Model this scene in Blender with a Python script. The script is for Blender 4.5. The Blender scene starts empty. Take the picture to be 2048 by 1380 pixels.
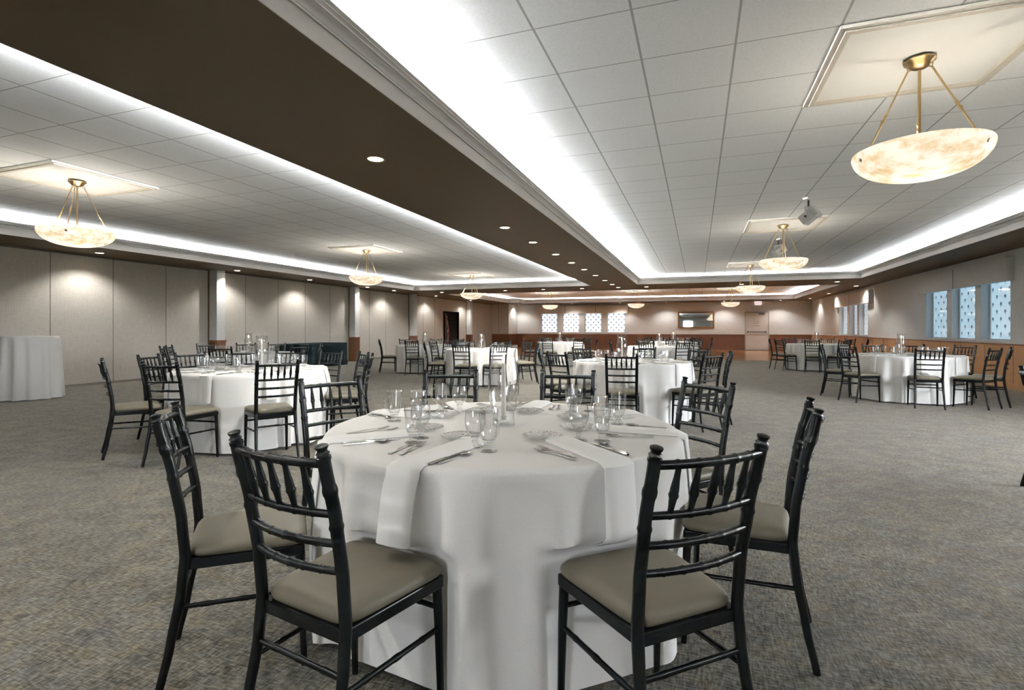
import bpy, math, random
from mathutils import Vector, Matrix
import bmesh

scene = bpy.context.scene
COL = scene.collection
PI = math.pi
R = math.radians

# ------------------------------------------------------------------ camera
YAW = 0.342194
FPX, PY0, HC = 1040.1, 658.66, 1.22        # focal length and horizon of the 2048x1380 frame, eye height
cam_d = bpy.data.cameras.new('camera')
cam = bpy.data.objects.new('camera', cam_d)
COL.objects.link(cam)
cam.location = (0, 0, HC)
cam.rotation_euler = (PI / 2, 0, YAW)
cam_d.sensor_fit = 'HORIZONTAL'
cam_d.sensor_width = 36.0
cam_d.lens = 36.0 * FPX / 2048
cam_d.shift_y = -(690 - PY0) / 2048
cam_d.clip_start = 0.05
cam_d.clip_end = 200
scene.camera = cam

# ------------------------------------------------------------------ world, exposure
world = bpy.data.worlds.new('world')
scene.world = world
world.use_nodes = True
_nt = world.node_tree
_tc = _nt.nodes.new('ShaderNodeTexCoord'); _sp = _nt.nodes.new('ShaderNodeSeparateXYZ'); _cr = _nt.nodes.new('ShaderNodeValToRGB')
_nt.links.new(_tc.outputs['Generated'], _sp.inputs[0]); _nt.links.new(_sp.outputs['Z'], _cr.inputs['Fac'])
_cr.color_ramp.elements[0].position = 0.0; _cr.color_ramp.elements[0].color = (0.10, 0.10, 0.09, 1)
_cr.color_ramp.elements[1].position = 0.04; _cr.color_ramp.elements[1].color = (0.90, 0.95, 1.0, 1)
_nt.links.new(_cr.outputs['Color'], _nt.nodes['Background'].inputs[0])
_nt.nodes['Background'].inputs[1].default_value = 9.0
vs = scene.view_settings
vs.view_transform = 'Standard'
vs.look = 'None'
vs.gamma = 1
vs.use_curve_mapping = False
vs.exposure = 2.62
cy = scene.cycles
cy.use_denoising = True
cy.max_bounces = 8
cy.diffuse_bounces = 5
cy.glossy_bounces = 4
cy.transmission_bounces = 8
cy.transparent_max_bounces = 24
cy.caustics_reflective = False
cy.caustics_refractive = False
cy.sample_clamp_indirect = 4.0

# light budget (lamps of the place and the added ones)
P_COVE = 195.0          # emission of the cove strips
P_PEND = 4.0         # watts of the bulb in each bowl
P_DOWN = 19.0         # watts of each recessed lamp
P_SHADE = 0.17        # glow of the day-lit window shades

# ------------------------------------------------------------------ materials
def new_mat(name):
    m = bpy.data.materials.new(name)
    m.use_nodes = True
    nt = m.node_tree
    b = nt.nodes['Principled BSDF']
    return m, nt, b

def N(nt, t, **kw):
    n = nt.nodes.new(t)
    for k, v in kw.items():
        setattr(n, k, v)
    return n

def simple(name, col, rough=0.5, metal=0.0, spec=None, coat=0.0):
    m, nt, b = new_mat(name)
    b.inputs['Base Color'].default_value = (*col, 1)
    b.inputs['Roughness'].default_value = rough
    b.inputs['Metallic'].default_value = metal
    if spec is not None:
        b.inputs['Specular IOR Level'].default_value = spec
    if coat:
        b.inputs['Coat Weight'].default_value = coat
        b.inputs['Coat Roughness'].default_value = 0.1
    return m

def coords(nt, scale=(1, 1, 1), rot=(0, 0, 0), kind='Object'):
    tc = N(nt, 'ShaderNodeTexCoord')
    mp = N(nt, 'ShaderNodeMapping')
    mp.inputs['Scale'].default_value = scale
    mp.inputs['Rotation'].default_value = rot
    nt.links.new(tc.outputs[kind], mp.inputs['Vector'])
    return mp.outputs['Vector']

def noise(nt, vec, scale, detail=2, rough=0.5):
    n = N(nt, 'ShaderNodeTexNoise')
    n.inputs['Scale'].default_value = scale
    n.inputs['Detail'].default_value = detail
    n.inputs['Roughness'].default_value = rough
    nt.links.new(vec, n.inputs['Vector'])
    return n.outputs['Fac']

def ramp(nt, fac, stops):
    r = N(nt, 'ShaderNodeValToRGB')
    e = r.color_ramp.elements
    while len(e) < len(stops):
        e.new(0.5)
    for i, (p, c) in enumerate(stops):
        e[i].position = p
        e[i].color = (*c, 1) if len(c) == 3 else c
    nt.links.new(fac, r.inputs['Fac'])
    return r.outputs['Color']

def mix(nt, fac, a, b, mode='MIX'):
    m = N(nt, 'ShaderNodeMix', data_type='RGBA', blend_type=mode)
    for s, v in ((0, fac), (6, a), (7, b)):
        if hasattr(v, 'links'):
            nt.links.new(v, m.inputs[s])
        elif isinstance(v, (int, float)):
            m.inputs[s].default_value = v
        else:
            m.inputs[s].default_value = (*v, 1)
    return m.outputs[2]

def math_n(nt, op, a, b=None, c=None):
    m = N(nt, 'ShaderNodeMath', operation=op)
    for i, v in enumerate((a, b, c)):
        if v is None:
            continue
        if hasattr(v, 'links'):
            nt.links.new(v, m.inputs[i])
        else:
            m.inputs[i].default_value = v
    return m.outputs[0]

def bump(nt, b, h, strength=0.2, dist=0.01):
    n = N(nt, 'ShaderNodeBump')
    n.inputs['Strength'].default_value = strength
    n.inputs['Distance'].default_value = dist
    nt.links.new(h, n.inputs['Height'])
    nt.links.new(n.outputs[0], b.inputs['Normal'])

MAT = {}

def make_materials():
    # carpet: crossed short dashes of ivory, tan, olive and slate yarn
    m, nt, b = new_mat('carpet'); MAT['carpet'] = m
    va = coords(nt, (22, 110, 22)); vb = coords(nt, (110, 22, 22)); vo = coords(nt)
    na = noise(nt, va, 1.0, 3, 0.6); nb = noise(nt, vb, 1.0, 3, 0.6)
    weave = math_n(nt, 'ADD', math_n(nt, 'MULTIPLY', na, 0.5), math_n(nt, 'MULTIPLY', nb, 0.5))
    patch = noise(nt, vo, 5.5, 4, 0.65)
    weave = math_n(nt, 'ADD', weave, math_n(nt, 'MULTIPLY', math_n(nt, 'SUBTRACT', patch, 0.5), 0.28))
    base = ramp(nt, weave, [(0.37, (0.014, 0.014, 0.013)), (0.44, (0.052, 0.049, 0.042)), (0.52, (0.110, 0.103, 0.088)), (0.62, (0.200, 0.188, 0.163))])
    nc = noise(nt, vo, 9, 3, 0.7)
    tint = ramp(nt, nc, [(0.34, (0.82, 0.88, 0.96)), (0.48, (1, 1, 1)), (0.56, (1, 0.98, 0.94)), (0.68, (1.0, 0.91, 0.68))])
    c1 = mix(nt, 1.0, base, tint, 'MULTIPLY')
    nd = noise(nt, vo, 1.6, 2)
    big = ramp(nt, nd, [(0.3, (0.86, 0.88, 0.90)), (0.7, (1.0, 0.98, 0.93))])
    c2 = mix(nt, 1.0, c1, big, 'MULTIPLY')
    nt.links.new(c2, b.inputs['Base Color'])
    b.inputs['Roughness'].default_value = 0.95
    b.inputs['Sheen Weight'].default_value = 0.16
    b.inputs['Sheen Roughness'].default_value = 0.45
    b.inputs['Sheen Tint'].default_value = (1.0, 0.93, 0.82, 1)
    b.inputs['Specular IOR Level'].default_value = 0.1
    bump(nt, b, weave, 0.6, 0.006)
    # polished parquet at the far end
    m, nt, b = new_mat('parquet'); MAT['parquet'] = m
    v = coords(nt, (1, 1, 1))
    br = N(nt, 'ShaderNodeTexBrick')
    br.inputs['Scale'].default_value = 1
    br.inputs['Brick Width'].default_value = 0.30
    br.inputs['Row Height'].default_value = 0.075
    br.inputs['Mortar Size'].default_value = 0.002
    br.inputs['Color1'].default_value = (0.45, 0.21, 0.075, 1)
    br.inputs['Color2'].default_value = (0.53, 0.26, 0.10, 1)
    br.inputs['Mortar'].default_value = (0.10, 0.04, 0.012, 1)
    nt.links.new(v, br.inputs['Vector'])
    nt.links.new(br.outputs['Color'], b.inputs['Base Color'])
    b.inputs['Roughness'].default_value = 0.14
    b.inputs['Specular IOR Level'].default_value = 0.25
    b.inputs['Coat Weight'].default_value = 0.0
    b.inputs['Coat Roughness'].default_value = 0.05
    # ceiling tiles with a square 610 mm grid
    def ceil(name, ox, oy):
        m, nt, b = new_mat(name); MAT[name] = m
        tc = N(nt, 'ShaderNodeTexCoord'); sp = N(nt, 'ShaderNodeSeparateXYZ')
        nt.links.new(tc.outputs['Object'], sp.inputs[0])
        ln = []
        for ax, o in ((0, ox), (1, oy)):
            d = math_n(nt, 'PINGPONG', math_n(nt, 'SUBTRACT', sp.outputs[ax], o), 0.3048)
            ln.append(math_n(nt, 'LESS_THAN', d, 0.0075 if ax == 0 else 0.005))
        l = math_n(nt, 'MAXIMUM', ln[0], ln[1])
        vn = coords(nt)
        fine = noise(nt, vn, 60, 2)
        tile = ramp(nt, fine, [(0.3, (0.81, 0.81, 0.80)), (0.7, (0.87, 0.87, 0.86))])
        c = mix(nt, l, tile, (0.43, 0.425, 0.41))
        nt.links.new(c, b.inputs['Base Color'])
        b.inputs['Roughness'].default_value = 0.9
        b.inputs['Specular IOR Level'].default_value = 0.1
        bump(nt, b, math_n(nt, 'SUBTRACT', 1.0, l), 0.4, 0.004)
    ceil('ceiling_right', -0.979, 3.148)
    ceil('ceiling_left', -4.96, 3.148)
    # textured warm grey wall covering
    def wallpaper(name, a, c, sc=(1, 1, 1)):
        m, nt, b = new_mat(name); MAT[name] = m
        v1 = coords(nt, (60, 60, 6)); v2 = coords(nt, (9, 9, 70))
        n1 = noise(nt, v1, 1, 3); n2 = noise(nt, v2, 1, 3)
        w = math_n(nt, 'ADD', math_n(nt, 'MULTIPLY', n1, 0.5), math_n(nt, 'MULTIPLY', n2, 0.5))
        nt.links.new(ramp(nt, w, [(0.35, a), (0.65, c)]), b.inputs['Base Color'])
        b.inputs['Roughness'].default_value = 0.8
        b.inputs['Specular IOR Level'].default_value = 0.2
        bump(nt, b, w, 0.15, 0.003)
    wallpaper('wallpaper', (0.64, 0.65, 0.655), (0.74, 0.75, 0.755))
    wallpaper('partition', (0.44, 0.415, 0.38), (0.52, 0.495, 0.455))
    wallpaper('valance_fabric', (0.66, 0.655, 0.645), (0.76, 0.755, 0.74))
    MAT['seam'] = simple('seam', (0.16, 0.14, 0.12), 0.7)
    MAT['brown_edge'] = simple('brown_edge', (0.10, 0.055, 0.02), 0.5)
    # woods
    def wood(name, a, c, axis=2, rough=0.35):
        m, nt, b = new_mat(name); MAT[name] = m
        s = [14, 14, 14]; s[axis] = 1.1
        v = coords(nt, tuple(s))
        n1 = noise(nt, v, 2.2, 4, 0.6)
        nt.links.new(ramp(nt, n1, [(0.3, a), (0.7, c)]), b.inputs['Base Color'])
        b.inputs['Roughness'].default_value = rough
    wood('wainscot', (0.095, 0.034, 0.014), (0.15, 0.056, 0.023))
    wood('wainscot_lit', (0.44, 0.225, 0.095), (0.55, 0.295, 0.135))  # same wood as the far wainscot, window light put into its colour
    wood('cap_rail', (0.155, 0.055, 0.02), (0.22, 0.088, 0.034), 0)
    wood('mirror_frame', (0.20, 0.09, 0.025), (0.28, 0.13, 0.04), 0)
    wood('tan_post', (0.36, 0.26, 0.17), (0.44, 0.33, 0.22))
    MAT['soffit'] = simple('soffit', (0.128, 0.088, 0.050), 0.6, spec=0.3)
    MAT['fascia'] = simple('fascia', (0.36, 0.345, 0.32), 0.6)
    MAT['crown'] = simple('crown', (0.64, 0.64, 0.63), 0.42)
    MAT['panel_white'] = simple('panel_white', (0.80, 0.785, 0.75), 0.8)
    MAT['panel_mould'] = simple('panel_mould', (0.62, 0.57, 0.48), 0.4)
    MAT['jamb'] = simple('jamb', (0.62, 0.64, 0.65), 0.4)
    MAT['door_paint'] = simple('door_paint', (0.62, 0.59, 0.56), 0.45)
    MAT['door_frame'] = simple('door_frame', (0.40, 0.38, 0.355), 0.45)
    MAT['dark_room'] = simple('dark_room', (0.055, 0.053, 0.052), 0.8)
    MAT['steel'] = simple('steel', (0.62, 0.61, 0.59), 0.22, 1.0)
    MAT['dark_metal'] = simple('dark_metal', (0.10, 0.095, 0.09), 0.35, 0.8)
    MAT['brass'] = simple('brass', (0.52, 0.38, 0.20), 0.28, 1.0)
    MAT['white_metal'] = simple('white_metal', (0.74, 0.75, 0.75), 0.35)
    MAT['black_paint'] = simple('black_paint', (0.0040, 0.0050, 0.0052), 0.25, spec=0.2)
    MAT['black_cloth'] = simple('black_cloth', (0.003, 0.005, 0.0055), 0.9, spec=0.05)
    MAT['sign_white'] = simple('sign_white', (0.75, 0.73, 0.70), 0.5)
    MAT['sign_black'] = simple('sign_black', (0.03, 0.03, 0.03), 0.6)
    MAT['wax'] = simple('wax', (0.80, 0.76, 0.69), 0.5)
    MAT['wax'].node_tree.nodes['Principled BSDF'].inputs['Subsurface Weight'].default_value = 0.0
    MAT['wick'] = simple('wick', (0.02, 0.02, 0.02), 0.9)
    MAT['mirror'] = simple('mirror', (0.85, 0.87, 0.88), 0.02, 1.0)
    # seat vinyl
    m, nt, b = new_mat('vinyl'); MAT['vinyl'] = m
    v = coords(nt); n1 = noise(nt, v, 220, 2)
    b.inputs['Base Color'].default_value = (0.135, 0.120, 0.086, 1)
    b.inputs['Roughness'].default_value = 0.5
    b.inputs['Specular IOR Level'].default_value = 0.35
    bump(nt, b, n1, 0.08, 0.001)
    # white linen
    def linen(name, col, sc):
        m, nt, b = new_mat(name); MAT[name] = m
        v = coords(nt); n1 = noise(nt, v, sc, 3)
        nt.links.new(ramp(nt, n1, [(0.3, tuple(c * 0.94 for c in col)), (0.7, col)]), b.inputs['Base Color'])
        b.inputs['Roughness'].default_value = 0.9
        b.inputs['Specular IOR Level'].default_value = 0.15
        n2 = noise(nt, v, 7, 2)
        bump(nt, b, n2, 0.25, 0.012)
    linen('linen', (0.80, 0.79, 0.77), 240)
    linen('napkin_linen', (0.89, 0.885, 0.87), 300)
    # blown clear glass: thin walls let light through and mirror the room at grazing angles
    def thin(name, edge, tint, rip=0.0):
        m, nt, b = new_mat(name); MAT[name] = m
        nt.nodes.remove(b)
        out = nt.nodes['Material Output']
        lw = N(nt, 'ShaderNodeLayerWeight'); lw.inputs['Blend'].default_value = 0.35
        tr = N(nt, 'ShaderNodeBsdfTransparent'); gl = N(nt, 'ShaderNodeBsdfGlossy')
        gl.inputs['Roughness'].default_value = 0.03
        gl.inputs['Color'].default_value = (0.95, 0.97, 0.97, 1)
        nt.links.new(ramp(nt, lw.outputs['Facing'], [(0.0, (tint, tint, tint)), (0.55, (tint * 0.95,) * 3), (0.95, edge)]), tr.inputs['Color'])
        fr_n = None
        if rip:
            vr = N(nt, 'ShaderNodeTexVoronoi'); vr.inputs['Scale'].default_value = 130
            nt.links.new(coords(nt), vr.inputs['Vector'])
            bn = N(nt, 'ShaderNodeBump'); bn.inputs['Strength'].default_value = rip; bn.inputs['Distance'].default_value = 0.004
            nt.links.new(vr.outputs['Distance'], bn.inputs['Height'])
            fr_n = bn.outputs[0]
            nt.links.new(fr_n, gl.inputs['Normal']); nt.links.new(fr_n, lw.inputs['Normal'])
        fr = N(nt, 'ShaderNodeFresnel')
        if fr_n:
            nt.links.new(fr_n, fr.inputs['Normal']); fr.inputs['IOR'].default_value = 1.5
        ge = N(nt, 'ShaderNodeNewGeometry')
        f2 = math_n(nt, 'MULTIPLY', math_n(nt, 'ADD', math_n(nt, 'MULTIPLY', fr.outputs[0], 1.9), 0.035), math_n(nt, 'SUBTRACT', 1.0, ge.outputs['Backfacing']))
        mx = N(nt, 'ShaderNodeMixShader')
        nt.links.new(f2, mx.inputs[0]); nt.links.new(tr.outputs[0], mx.inputs[1]); nt.links.new(gl.outputs[0], mx.inputs[2])
        nt.links.new(mx.outputs[0], out.inputs[0])
    thin('glass_wall', (0.26, 0.28, 0.27), 0.98)
    thin('glass_cut', (0.50, 0.52, 0.51), 0.97, 1.0)
    thin('glass_pane', (0.85, 0.88, 0.9), 0.98)
    m, nt, b = new_mat('glass_solid'); MAT['glass_solid'] = m
    b.inputs['Base Color'].default_value = (0.97, 0.98, 0.97, 1)
    b.inputs['Roughness'].default_value = 0.02
    b.inputs['Transmission Weight'].default_value = 1.0
    b.inputs['IOR'].default_value = 1.45
    # alabaster bowl, lit from inside by its bulb
    m, nt, b = new_mat('alabaster'); MAT['alabaster'] = m
    nt.nodes.remove(b)
    out = nt.nodes['Material Output']
    v = coords(nt, (1, 1, 1.6))
    n1 = noise(nt, v, 9, 4, 0.62)
    col = ramp(nt, n1, [(0.34, (0.62, 0.50, 0.33)), (0.46, (0.80, 0.73, 0.61)), (0.54, (0.92, 0.885, 0.82)), (0.64, (0.96, 0.945, 0.91))])
    df = N(nt, 'ShaderNodeBsdfDiffuse'); tl = N(nt, 'ShaderNodeBsdfTranslucent'); gl = N(nt, 'ShaderNodeBsdfGlossy')
    gl.inputs['Roughness'].default_value = 0.25
    nt.links.new(col, df.inputs[0]); nt.links.new(col, tl.inputs[0])
    mx = N(nt, 'ShaderNodeMixShader'); mx.inputs[0].default_value = 0.6
    nt.links.new(df.outputs[0], mx.inputs[1]); nt.links.new(tl.outputs[0], mx.inputs[2])
    m2 = N(nt, 'ShaderNodeMixShader'); m2.inputs[0].default_value = 0.05
    nt.links.new(mx.outputs[0], m2.inputs[1]); nt.links.new(gl.outputs[0], m2.inputs[2])
    em = N(nt, 'ShaderNodeEmission'); em.inputs[1].default_value = 0.05
    nt.links.new(col, em.inputs[0])
    ad = N(nt, 'ShaderNodeAddShader')
    nt.links.new(m2.outputs[0], ad.inputs[0]); nt.links.new(em.outputs[0], ad.inputs[1])
    nt.links.new(ad.outputs[0], out.inputs[0])
    # lamps that give off light
    def emit(name, col, s):
        m, nt, b = new_mat(name); MAT[name] = m
        b.inputs['Base Color'].default_value = (0, 0, 0, 1)
        b.inputs['Emission Color'].default_value = (*col, 1)
        b.inputs['Emission Strength'].default_value = s
    emit('cove_glow', (0.93, 0.97, 1.0), P_COVE)
    emit('cove_glow_left', (0.93, 0.97, 1.0), P_COVE * 1.8)
    emit('lamp_glow', (1.0, 0.87, 0.66), 6.0)
    emit('flame', (1.0, 0.78, 0.45), 14.0)
    emit('exit_red', (1.0, 0.16, 0.17), 0.16)
    MAT['sign_white'].node_tree.nodes['Principled BSDF'].inputs['Emission Color'].default_value = (1, 0.93, 0.92, 1)
    MAT['sign_white'].node_tree.nodes['Principled BSDF'].inputs['Emission Strength'].default_value = 0.13
    # printed roller shade with daylight behind it: slate tree marks in staggered rows
    def shade(name, ax, col, s, dx, dz):
        m, nt, b = new_mat(name); MAT[name] = m
        tc = N(nt, 'ShaderNodeTexCoord'); sp = N(nt, 'ShaderNodeSeparateXYZ')
        nt.links.new(tc.outputs['Object'], sp.inputs[0])
        u = math_n(nt, 'DIVIDE', sp.outputs[ax], dx); w = math_n(nt, 'DIVIDE', sp.outputs[2], dz)
        parts = []
        for off in (0.0, 0.5):
            uu = math_n(nt, 'SUBTRACT', math_n(nt, 'FRACT', math_n(nt, 'ADD', u, off + 0.5)), 0.5)
            ww = math_n(nt, 'SUBTRACT', math_n(nt, 'FRACT', math_n(nt, 'ADD', w, off + 0.5)), 0.5)
            x = math_n(nt, 'MULTIPLY', uu, dx); z = math_n(nt, 'MULTIPLY', ww, dz)
            r2 = math_n(nt, 'ADD', math_n(nt, 'MULTIPLY', x, x), math_n(nt, 'MULTIPLY', z, z))
            crown = math_n(nt, 'LESS_THAN', r2, 0.038 ** 2)
            st = math_n(nt, 'MULTIPLY', math_n(nt, 'LESS_THAN', math_n(nt, 'ABSOLUTE', x), 0.006), math_n(nt, 'LESS_THAN', math_n(nt, 'ABSOLUTE', math_n(nt, 'ADD', z, 0.042)), 0.024))
            ba = math_n(nt, 'MULTIPLY', math_n(nt, 'LESS_THAN', math_n(nt, 'ABSOLUTE', x), 0.020), math_n(nt, 'LESS_THAN', math_n(nt, 'ABSOLUTE', math_n(nt, 'ADD', z, 0.062)), 0.004))
            parts.append(math_n(nt, 'MAXIMUM', crown, math_n(nt, 'MAXIMUM', st, ba)))
        msk = math_n(nt, 'MAXIMUM', parts[0], parts[1])
        c = mix(nt, msk, col, (col[0] * 0.13, col[1] * 0.17, col[2] * 0.22))
        nt.links.new(c, b.inputs['Emission Color'])
        b.inputs['Emission Strength'].default_value = s
        nt.links.new(mix(nt, msk, (0.5, 0.5, 0.5), (0.06, 0.08, 0.10)), b.inputs['Base Color'])
        b.inputs['Roughness'].default_value = 0.8
    shade('shade_far', 0, (0.86, 0.93, 1.0), P_SHADE * 0.85, 0.325, 0.335)
    shade('shade_right', 1, (0.44, 0.66, 0.80), P_SHADE * 1.25, 0.327, 0.327)
    shade('shade_right_far', 1, (0.80, 0.88, 0.96), P_SHADE * 1.2, 0.327, 0.327)
    # flag cloth: red and white bars
    m, nt, b = new_mat('flag_cloth'); MAT['flag_cloth'] = m
    v = coords(nt, kind='UV'); sp = N(nt, 'ShaderNodeSeparateXYZ'); nt.links.new(v, sp.inputs[0])
    st = math_n(nt, 'GREATER_THAN', math_n(nt, 'FRACT', math_n(nt, 'MULTIPLY', sp.outputs[0], 6.5)), 0.5)
    nt.links.new(mix(nt, st, (0.30, 0.05, 0.05), (0.55, 0.50, 0.47)), b.inputs['Base Color'])
    b.inputs['Roughness'].default_value = 0.8
make_materials()

# ------------------------------------------------------------------ mesh helpers
class MB:
    def __init__(s):
        s.v = []; s.f = []; s.uv = None
    def add(s, vs_, fs):
        o = len(s.v)
        s.v += [tuple(p) for p in vs_]
        s.f += [tuple(i + o for i in q) for q in fs]
        return s
    def box(s, x0, x1, y0, y1, z0, z1):
        v = [(x, y, z) for z in (z0, z1) for y in (y0, y1) for x in (x0, x1)]
        return s.add(v, [(0, 2, 3, 1), (4, 5, 7, 6), (0, 1, 5, 4), (2, 6, 7, 3), (0, 4, 6, 2), (1, 3, 7, 5)])
    def tube(s, pts, rad, n=10, caps=True, squash=1.0, phase=0.0):
        pts = [Vector(p) for p in pts]
        if not hasattr(rad, '__len__'):
            rad = [rad] * len(pts)
        T = []
        for i in range(len(pts)):
            a = pts[max(0, i - 1)]; b = pts[min(len(pts) - 1, i + 1)]
            T.append((b - a).normalized())
        ref = Vector((0, 0, 1)) if abs(T[0].z) < 0.9 else Vector((1, 0, 0))
        u = (ref - T[0] * ref.dot(T[0])).normalized()
        vs_ = []
        for i, p in enumerate(pts):
            u = (u - T[i] * u.dot(T[i])).normalized()
            w = T[i].cross(u)
            for k in range(n):
                a = 2 * PI * k / n + phase
                vs_.append(p + (u * math.cos(a) + w * math.sin(a) * squash) * rad[i])
        fs = []
        for i in range(len(pts) - 1):
            for k in range(n):
                k2 = (k + 1) % n
                fs.append((i * n + k, i * n + k2, (i + 1) * n + k2, (i + 1) * n + k))
        if caps:
            fs.append(tuple(range(n - 1, -1, -1)))
            fs.append(tuple((len(pts) - 1) * n + k for k in range(n)))
        return s.add(vs_, fs)
    def lathe(s, prof, n=24, c=(0, 0, 0), mod=None):
        vs_ = []; fs = []
        for r, z in prof:
            for k in range(n):
                a = 2 * PI * k / n
                rr = r * (mod(a, r, z) if mod else 1)
                vs_.append((c[0] + rr * math.cos(a), c[1] + rr * math.sin(a), c[2] + z))
        for i in range(len(prof) - 1):
            for k in range(n):
                k2 = (k + 1) % n
                fs.append((i * n + k, i * n + k2, (i + 1) * n + k2, (i + 1) * n + k))
        return s.add(vs_, fs)
    def grid(s, rows, closed=False):
        n = len(rows[0]); vs_ = [p for r in rows for p in r]; fs = []
        for i in range(len(rows) - 1):
            for k in range(n if closed else n - 1):
                k2 = (k + 1) % n
                fs.append((i * n + k, i * n + k2, (i + 1) * n + k2, (i + 1) * n + k))
        return s.add(vs_, fs)
    def prism(s, poly, z0, z1):
        n = len(poly)
        v = [(x, y, z0) for x, y in poly] + [(x, y, z1) for x, y in poly]
        f = [tuple(range(n - 1, -1, -1)), tuple(range(n, 2 * n))]
        f += [(k, (k + 1) % n, n + (k + 1) % n, n + k) for k in range(n)]
        return s.add(v, f)
    def rot(s, M):
        s.v = [tuple(M @ Vector(p)) for p in s.v]
        return s
    def build(s, name, mat, parent=None, loc=(0, 0, 0), smooth=40, bevel=0):
        me = bpy.data.meshes.new(name)
        me.from_pydata(s.v, [], s.f)
        bm = bmesh.new(); bm.from_mesh(me)
        bmesh.ops.remove_doubles(bm, verts=bm.verts, dist=1e-6)
        bmesh.ops.recalc_face_normals(bm, faces=bm.faces)
        if bevel:
            bmesh.ops.bevel(bm, geom=[e for e in bm.edges if len(e.link_faces) == 2 and e.calc_face_angle(0) > 0.6], offset=bevel, segments=2, affect='EDGES', profile=0.5)
        bm.to_mesh(me); bm.free()
        me.materials.append(MAT[mat] if isinstance(mat, str) else mat)
        if smooth:
            me.polygons.foreach_set('use_smooth', [True] * len(me.polygons))
            me.set_sharp_from_angle(angle=R(smooth))
        o = bpy.data.objects.new(name, me)
        COL.objects.link(o)
        o.location = loc
        if parent is not None:
            o.parent = parent
        return o

def empty(name, loc=(0, 0, 0), rz=0.0):
    o = bpy.data.objects.new(name, None)
    o.empty_display_size = 0.1
    COL.objects.link(o)
    o.location = loc
    o.rotation_euler = (0, 0, rz)
    return o

def tag(o, label, cat, group=None):
    o['label'] = label; o['category'] = cat
    if group:
        o['group'] = group
    return o

def struct(o, label=None):
    o['kind'] = 'structure'
    if label:
        o['label'] = label
    return o

def copy_tree(o, parent=None):
    c = o.copy()
    COL.objects.link(c)
    if parent is not None:
        c.parent = parent
    for ch in KIDS.get(o.name, []):
        copy_tree2(ch, c)
    return c
KIDS = {}
def remember(root):
    for o in [root] + list(root.children_recursive):
        KIDS[o.name] = list(o.children)
def copy_tree2(o, parent):
    c = o.copy()
    COL.objects.link(c)
    c.parent = parent
    for ch in KIDS.get(o.name, []):
        copy_tree2(ch, c)

def text_mesh(name, body, size, mat, parent, loc, rot):
    cu = bpy.data.curves.new(name, 'FONT')
    cu.body = body; cu.size = size; cu.align_x = 'CENTER'; cu.align_y = 'CENTER'; cu.extrude = 0.001
    to = bpy.data.objects.new(name + '_tmp', cu)
    COL.objects.link(to)
    dg = bpy.context.evaluated_depsgraph_get()
    me = bpy.data.meshes.new_from_object(to.evaluated_get(dg))
    bpy.data.objects.remove(to); bpy.data.curves.remove(cu)
    me.name = name
    me.materials.clear(); me.materials.append(MAT[mat])
    o = bpy.data.objects.new(name, me)
    COL.objects.link(o)
    o.location = loc; o.rotation_euler = rot; o.parent = parent
    return o

def lamp(name, kind, energy, col, parent, loc, **kw):
    d = bpy.data.lights.new(name, kind)
    d.energy = energy; d.color = col
    for k, v in kw.items():
        setattr(d, k, v)
    o = bpy.data.objects.new(name, d)
    COL.objects.link(o)
    o.location = loc; o.parent = parent
    return o

# pixel of the photograph's frame -> ray on the plan (used to read positions off the survey)
CA, SA = math.cos(YAW), math.sin(YAW)
def ray(px):
    t = (px - 1024) / FPX
    return (t * CA - SA, t * SA + CA)
def at_depth(px, d):
    rx, ry = ray(px)
    return (rx * d, ry * d)

# ------------------------------------------------------------------ room shell
XL, XR, YF, YB = -12.52, 6.056, 33.02, -6.5
HS, HT = 2.84, 3.12
WH = 0.913
YP = 22.4
struct(MB().box(XL - 0.3, XR + 0.3, YB, YP, -0.1, 0).build('floor', 'carpet', smooth=0), 'grey and tan woven carpet floor')
struct(MB().box(XL - 3.0, XR + 0.3, YP, YF + 0.3, -0.1, 0.0).build('floor.001', 'parquet', smooth=0), 'polished brown parquet floor at the far end')
XM = -2.9
struct(MB().box(XM, XR + 0.3, YB - .2, YF + 0.3, HT, HT + 0.1).build('ceiling', 'ceiling_right', smooth=0), 'white square ceiling tiles of the right bay')
struct(MB().box(XL - 0.3, XM, YB - .2, YF + 0.3, HT, HT + 0.1).build('ceiling.001', 'ceiling_left', smooth=0), 'white square ceiling tiles of the left bay')

# trays: openings in the brown soffit
TRAYS = {'right': (-2.04, 4.88, -5.0, 19.2), 'left': (-11.15, -3.71, -5.0, 19.2), 'far': (-10.9, 4.88, 21.75, 31.0)}
SB = HS + 0.16                                   # top of the soffit boxes
def soffit(name, boxes, label):
    mb = MB()
    for b_ in boxes:
        mb.box(*b_, HS, SB)
    return struct(mb.build(name, 'soffit', smooth=0), label)
soffit('trim_1', [(-3.71, -2.04, -5.0, 19.2)], 'wide dark brown ceiling beam between the two trays')
soffit('trim_2', [(XL, -11.15, -5.0, 19.2), (XL, -10.9, 19.2, YF)], 'brown soffit along the left wall')
soffit('trim_3', [(4.88, XR, -5.0, YF)], 'brown soffit along the right wall')
soffit('trim_4', [(-10.9, 4.88, 19.2, 21.75)], 'brown cross beam before the far tray')
soffit('trim_5', [(-10.9, 4.88, 31.0, YF), (-10.9, -10.2, 30.0, 31.0)], 'brown soffit along the far wall')
soffit('trim_6', [(XL, XR, YB, -5.0)], 'brown soffit along the back wall')

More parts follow.
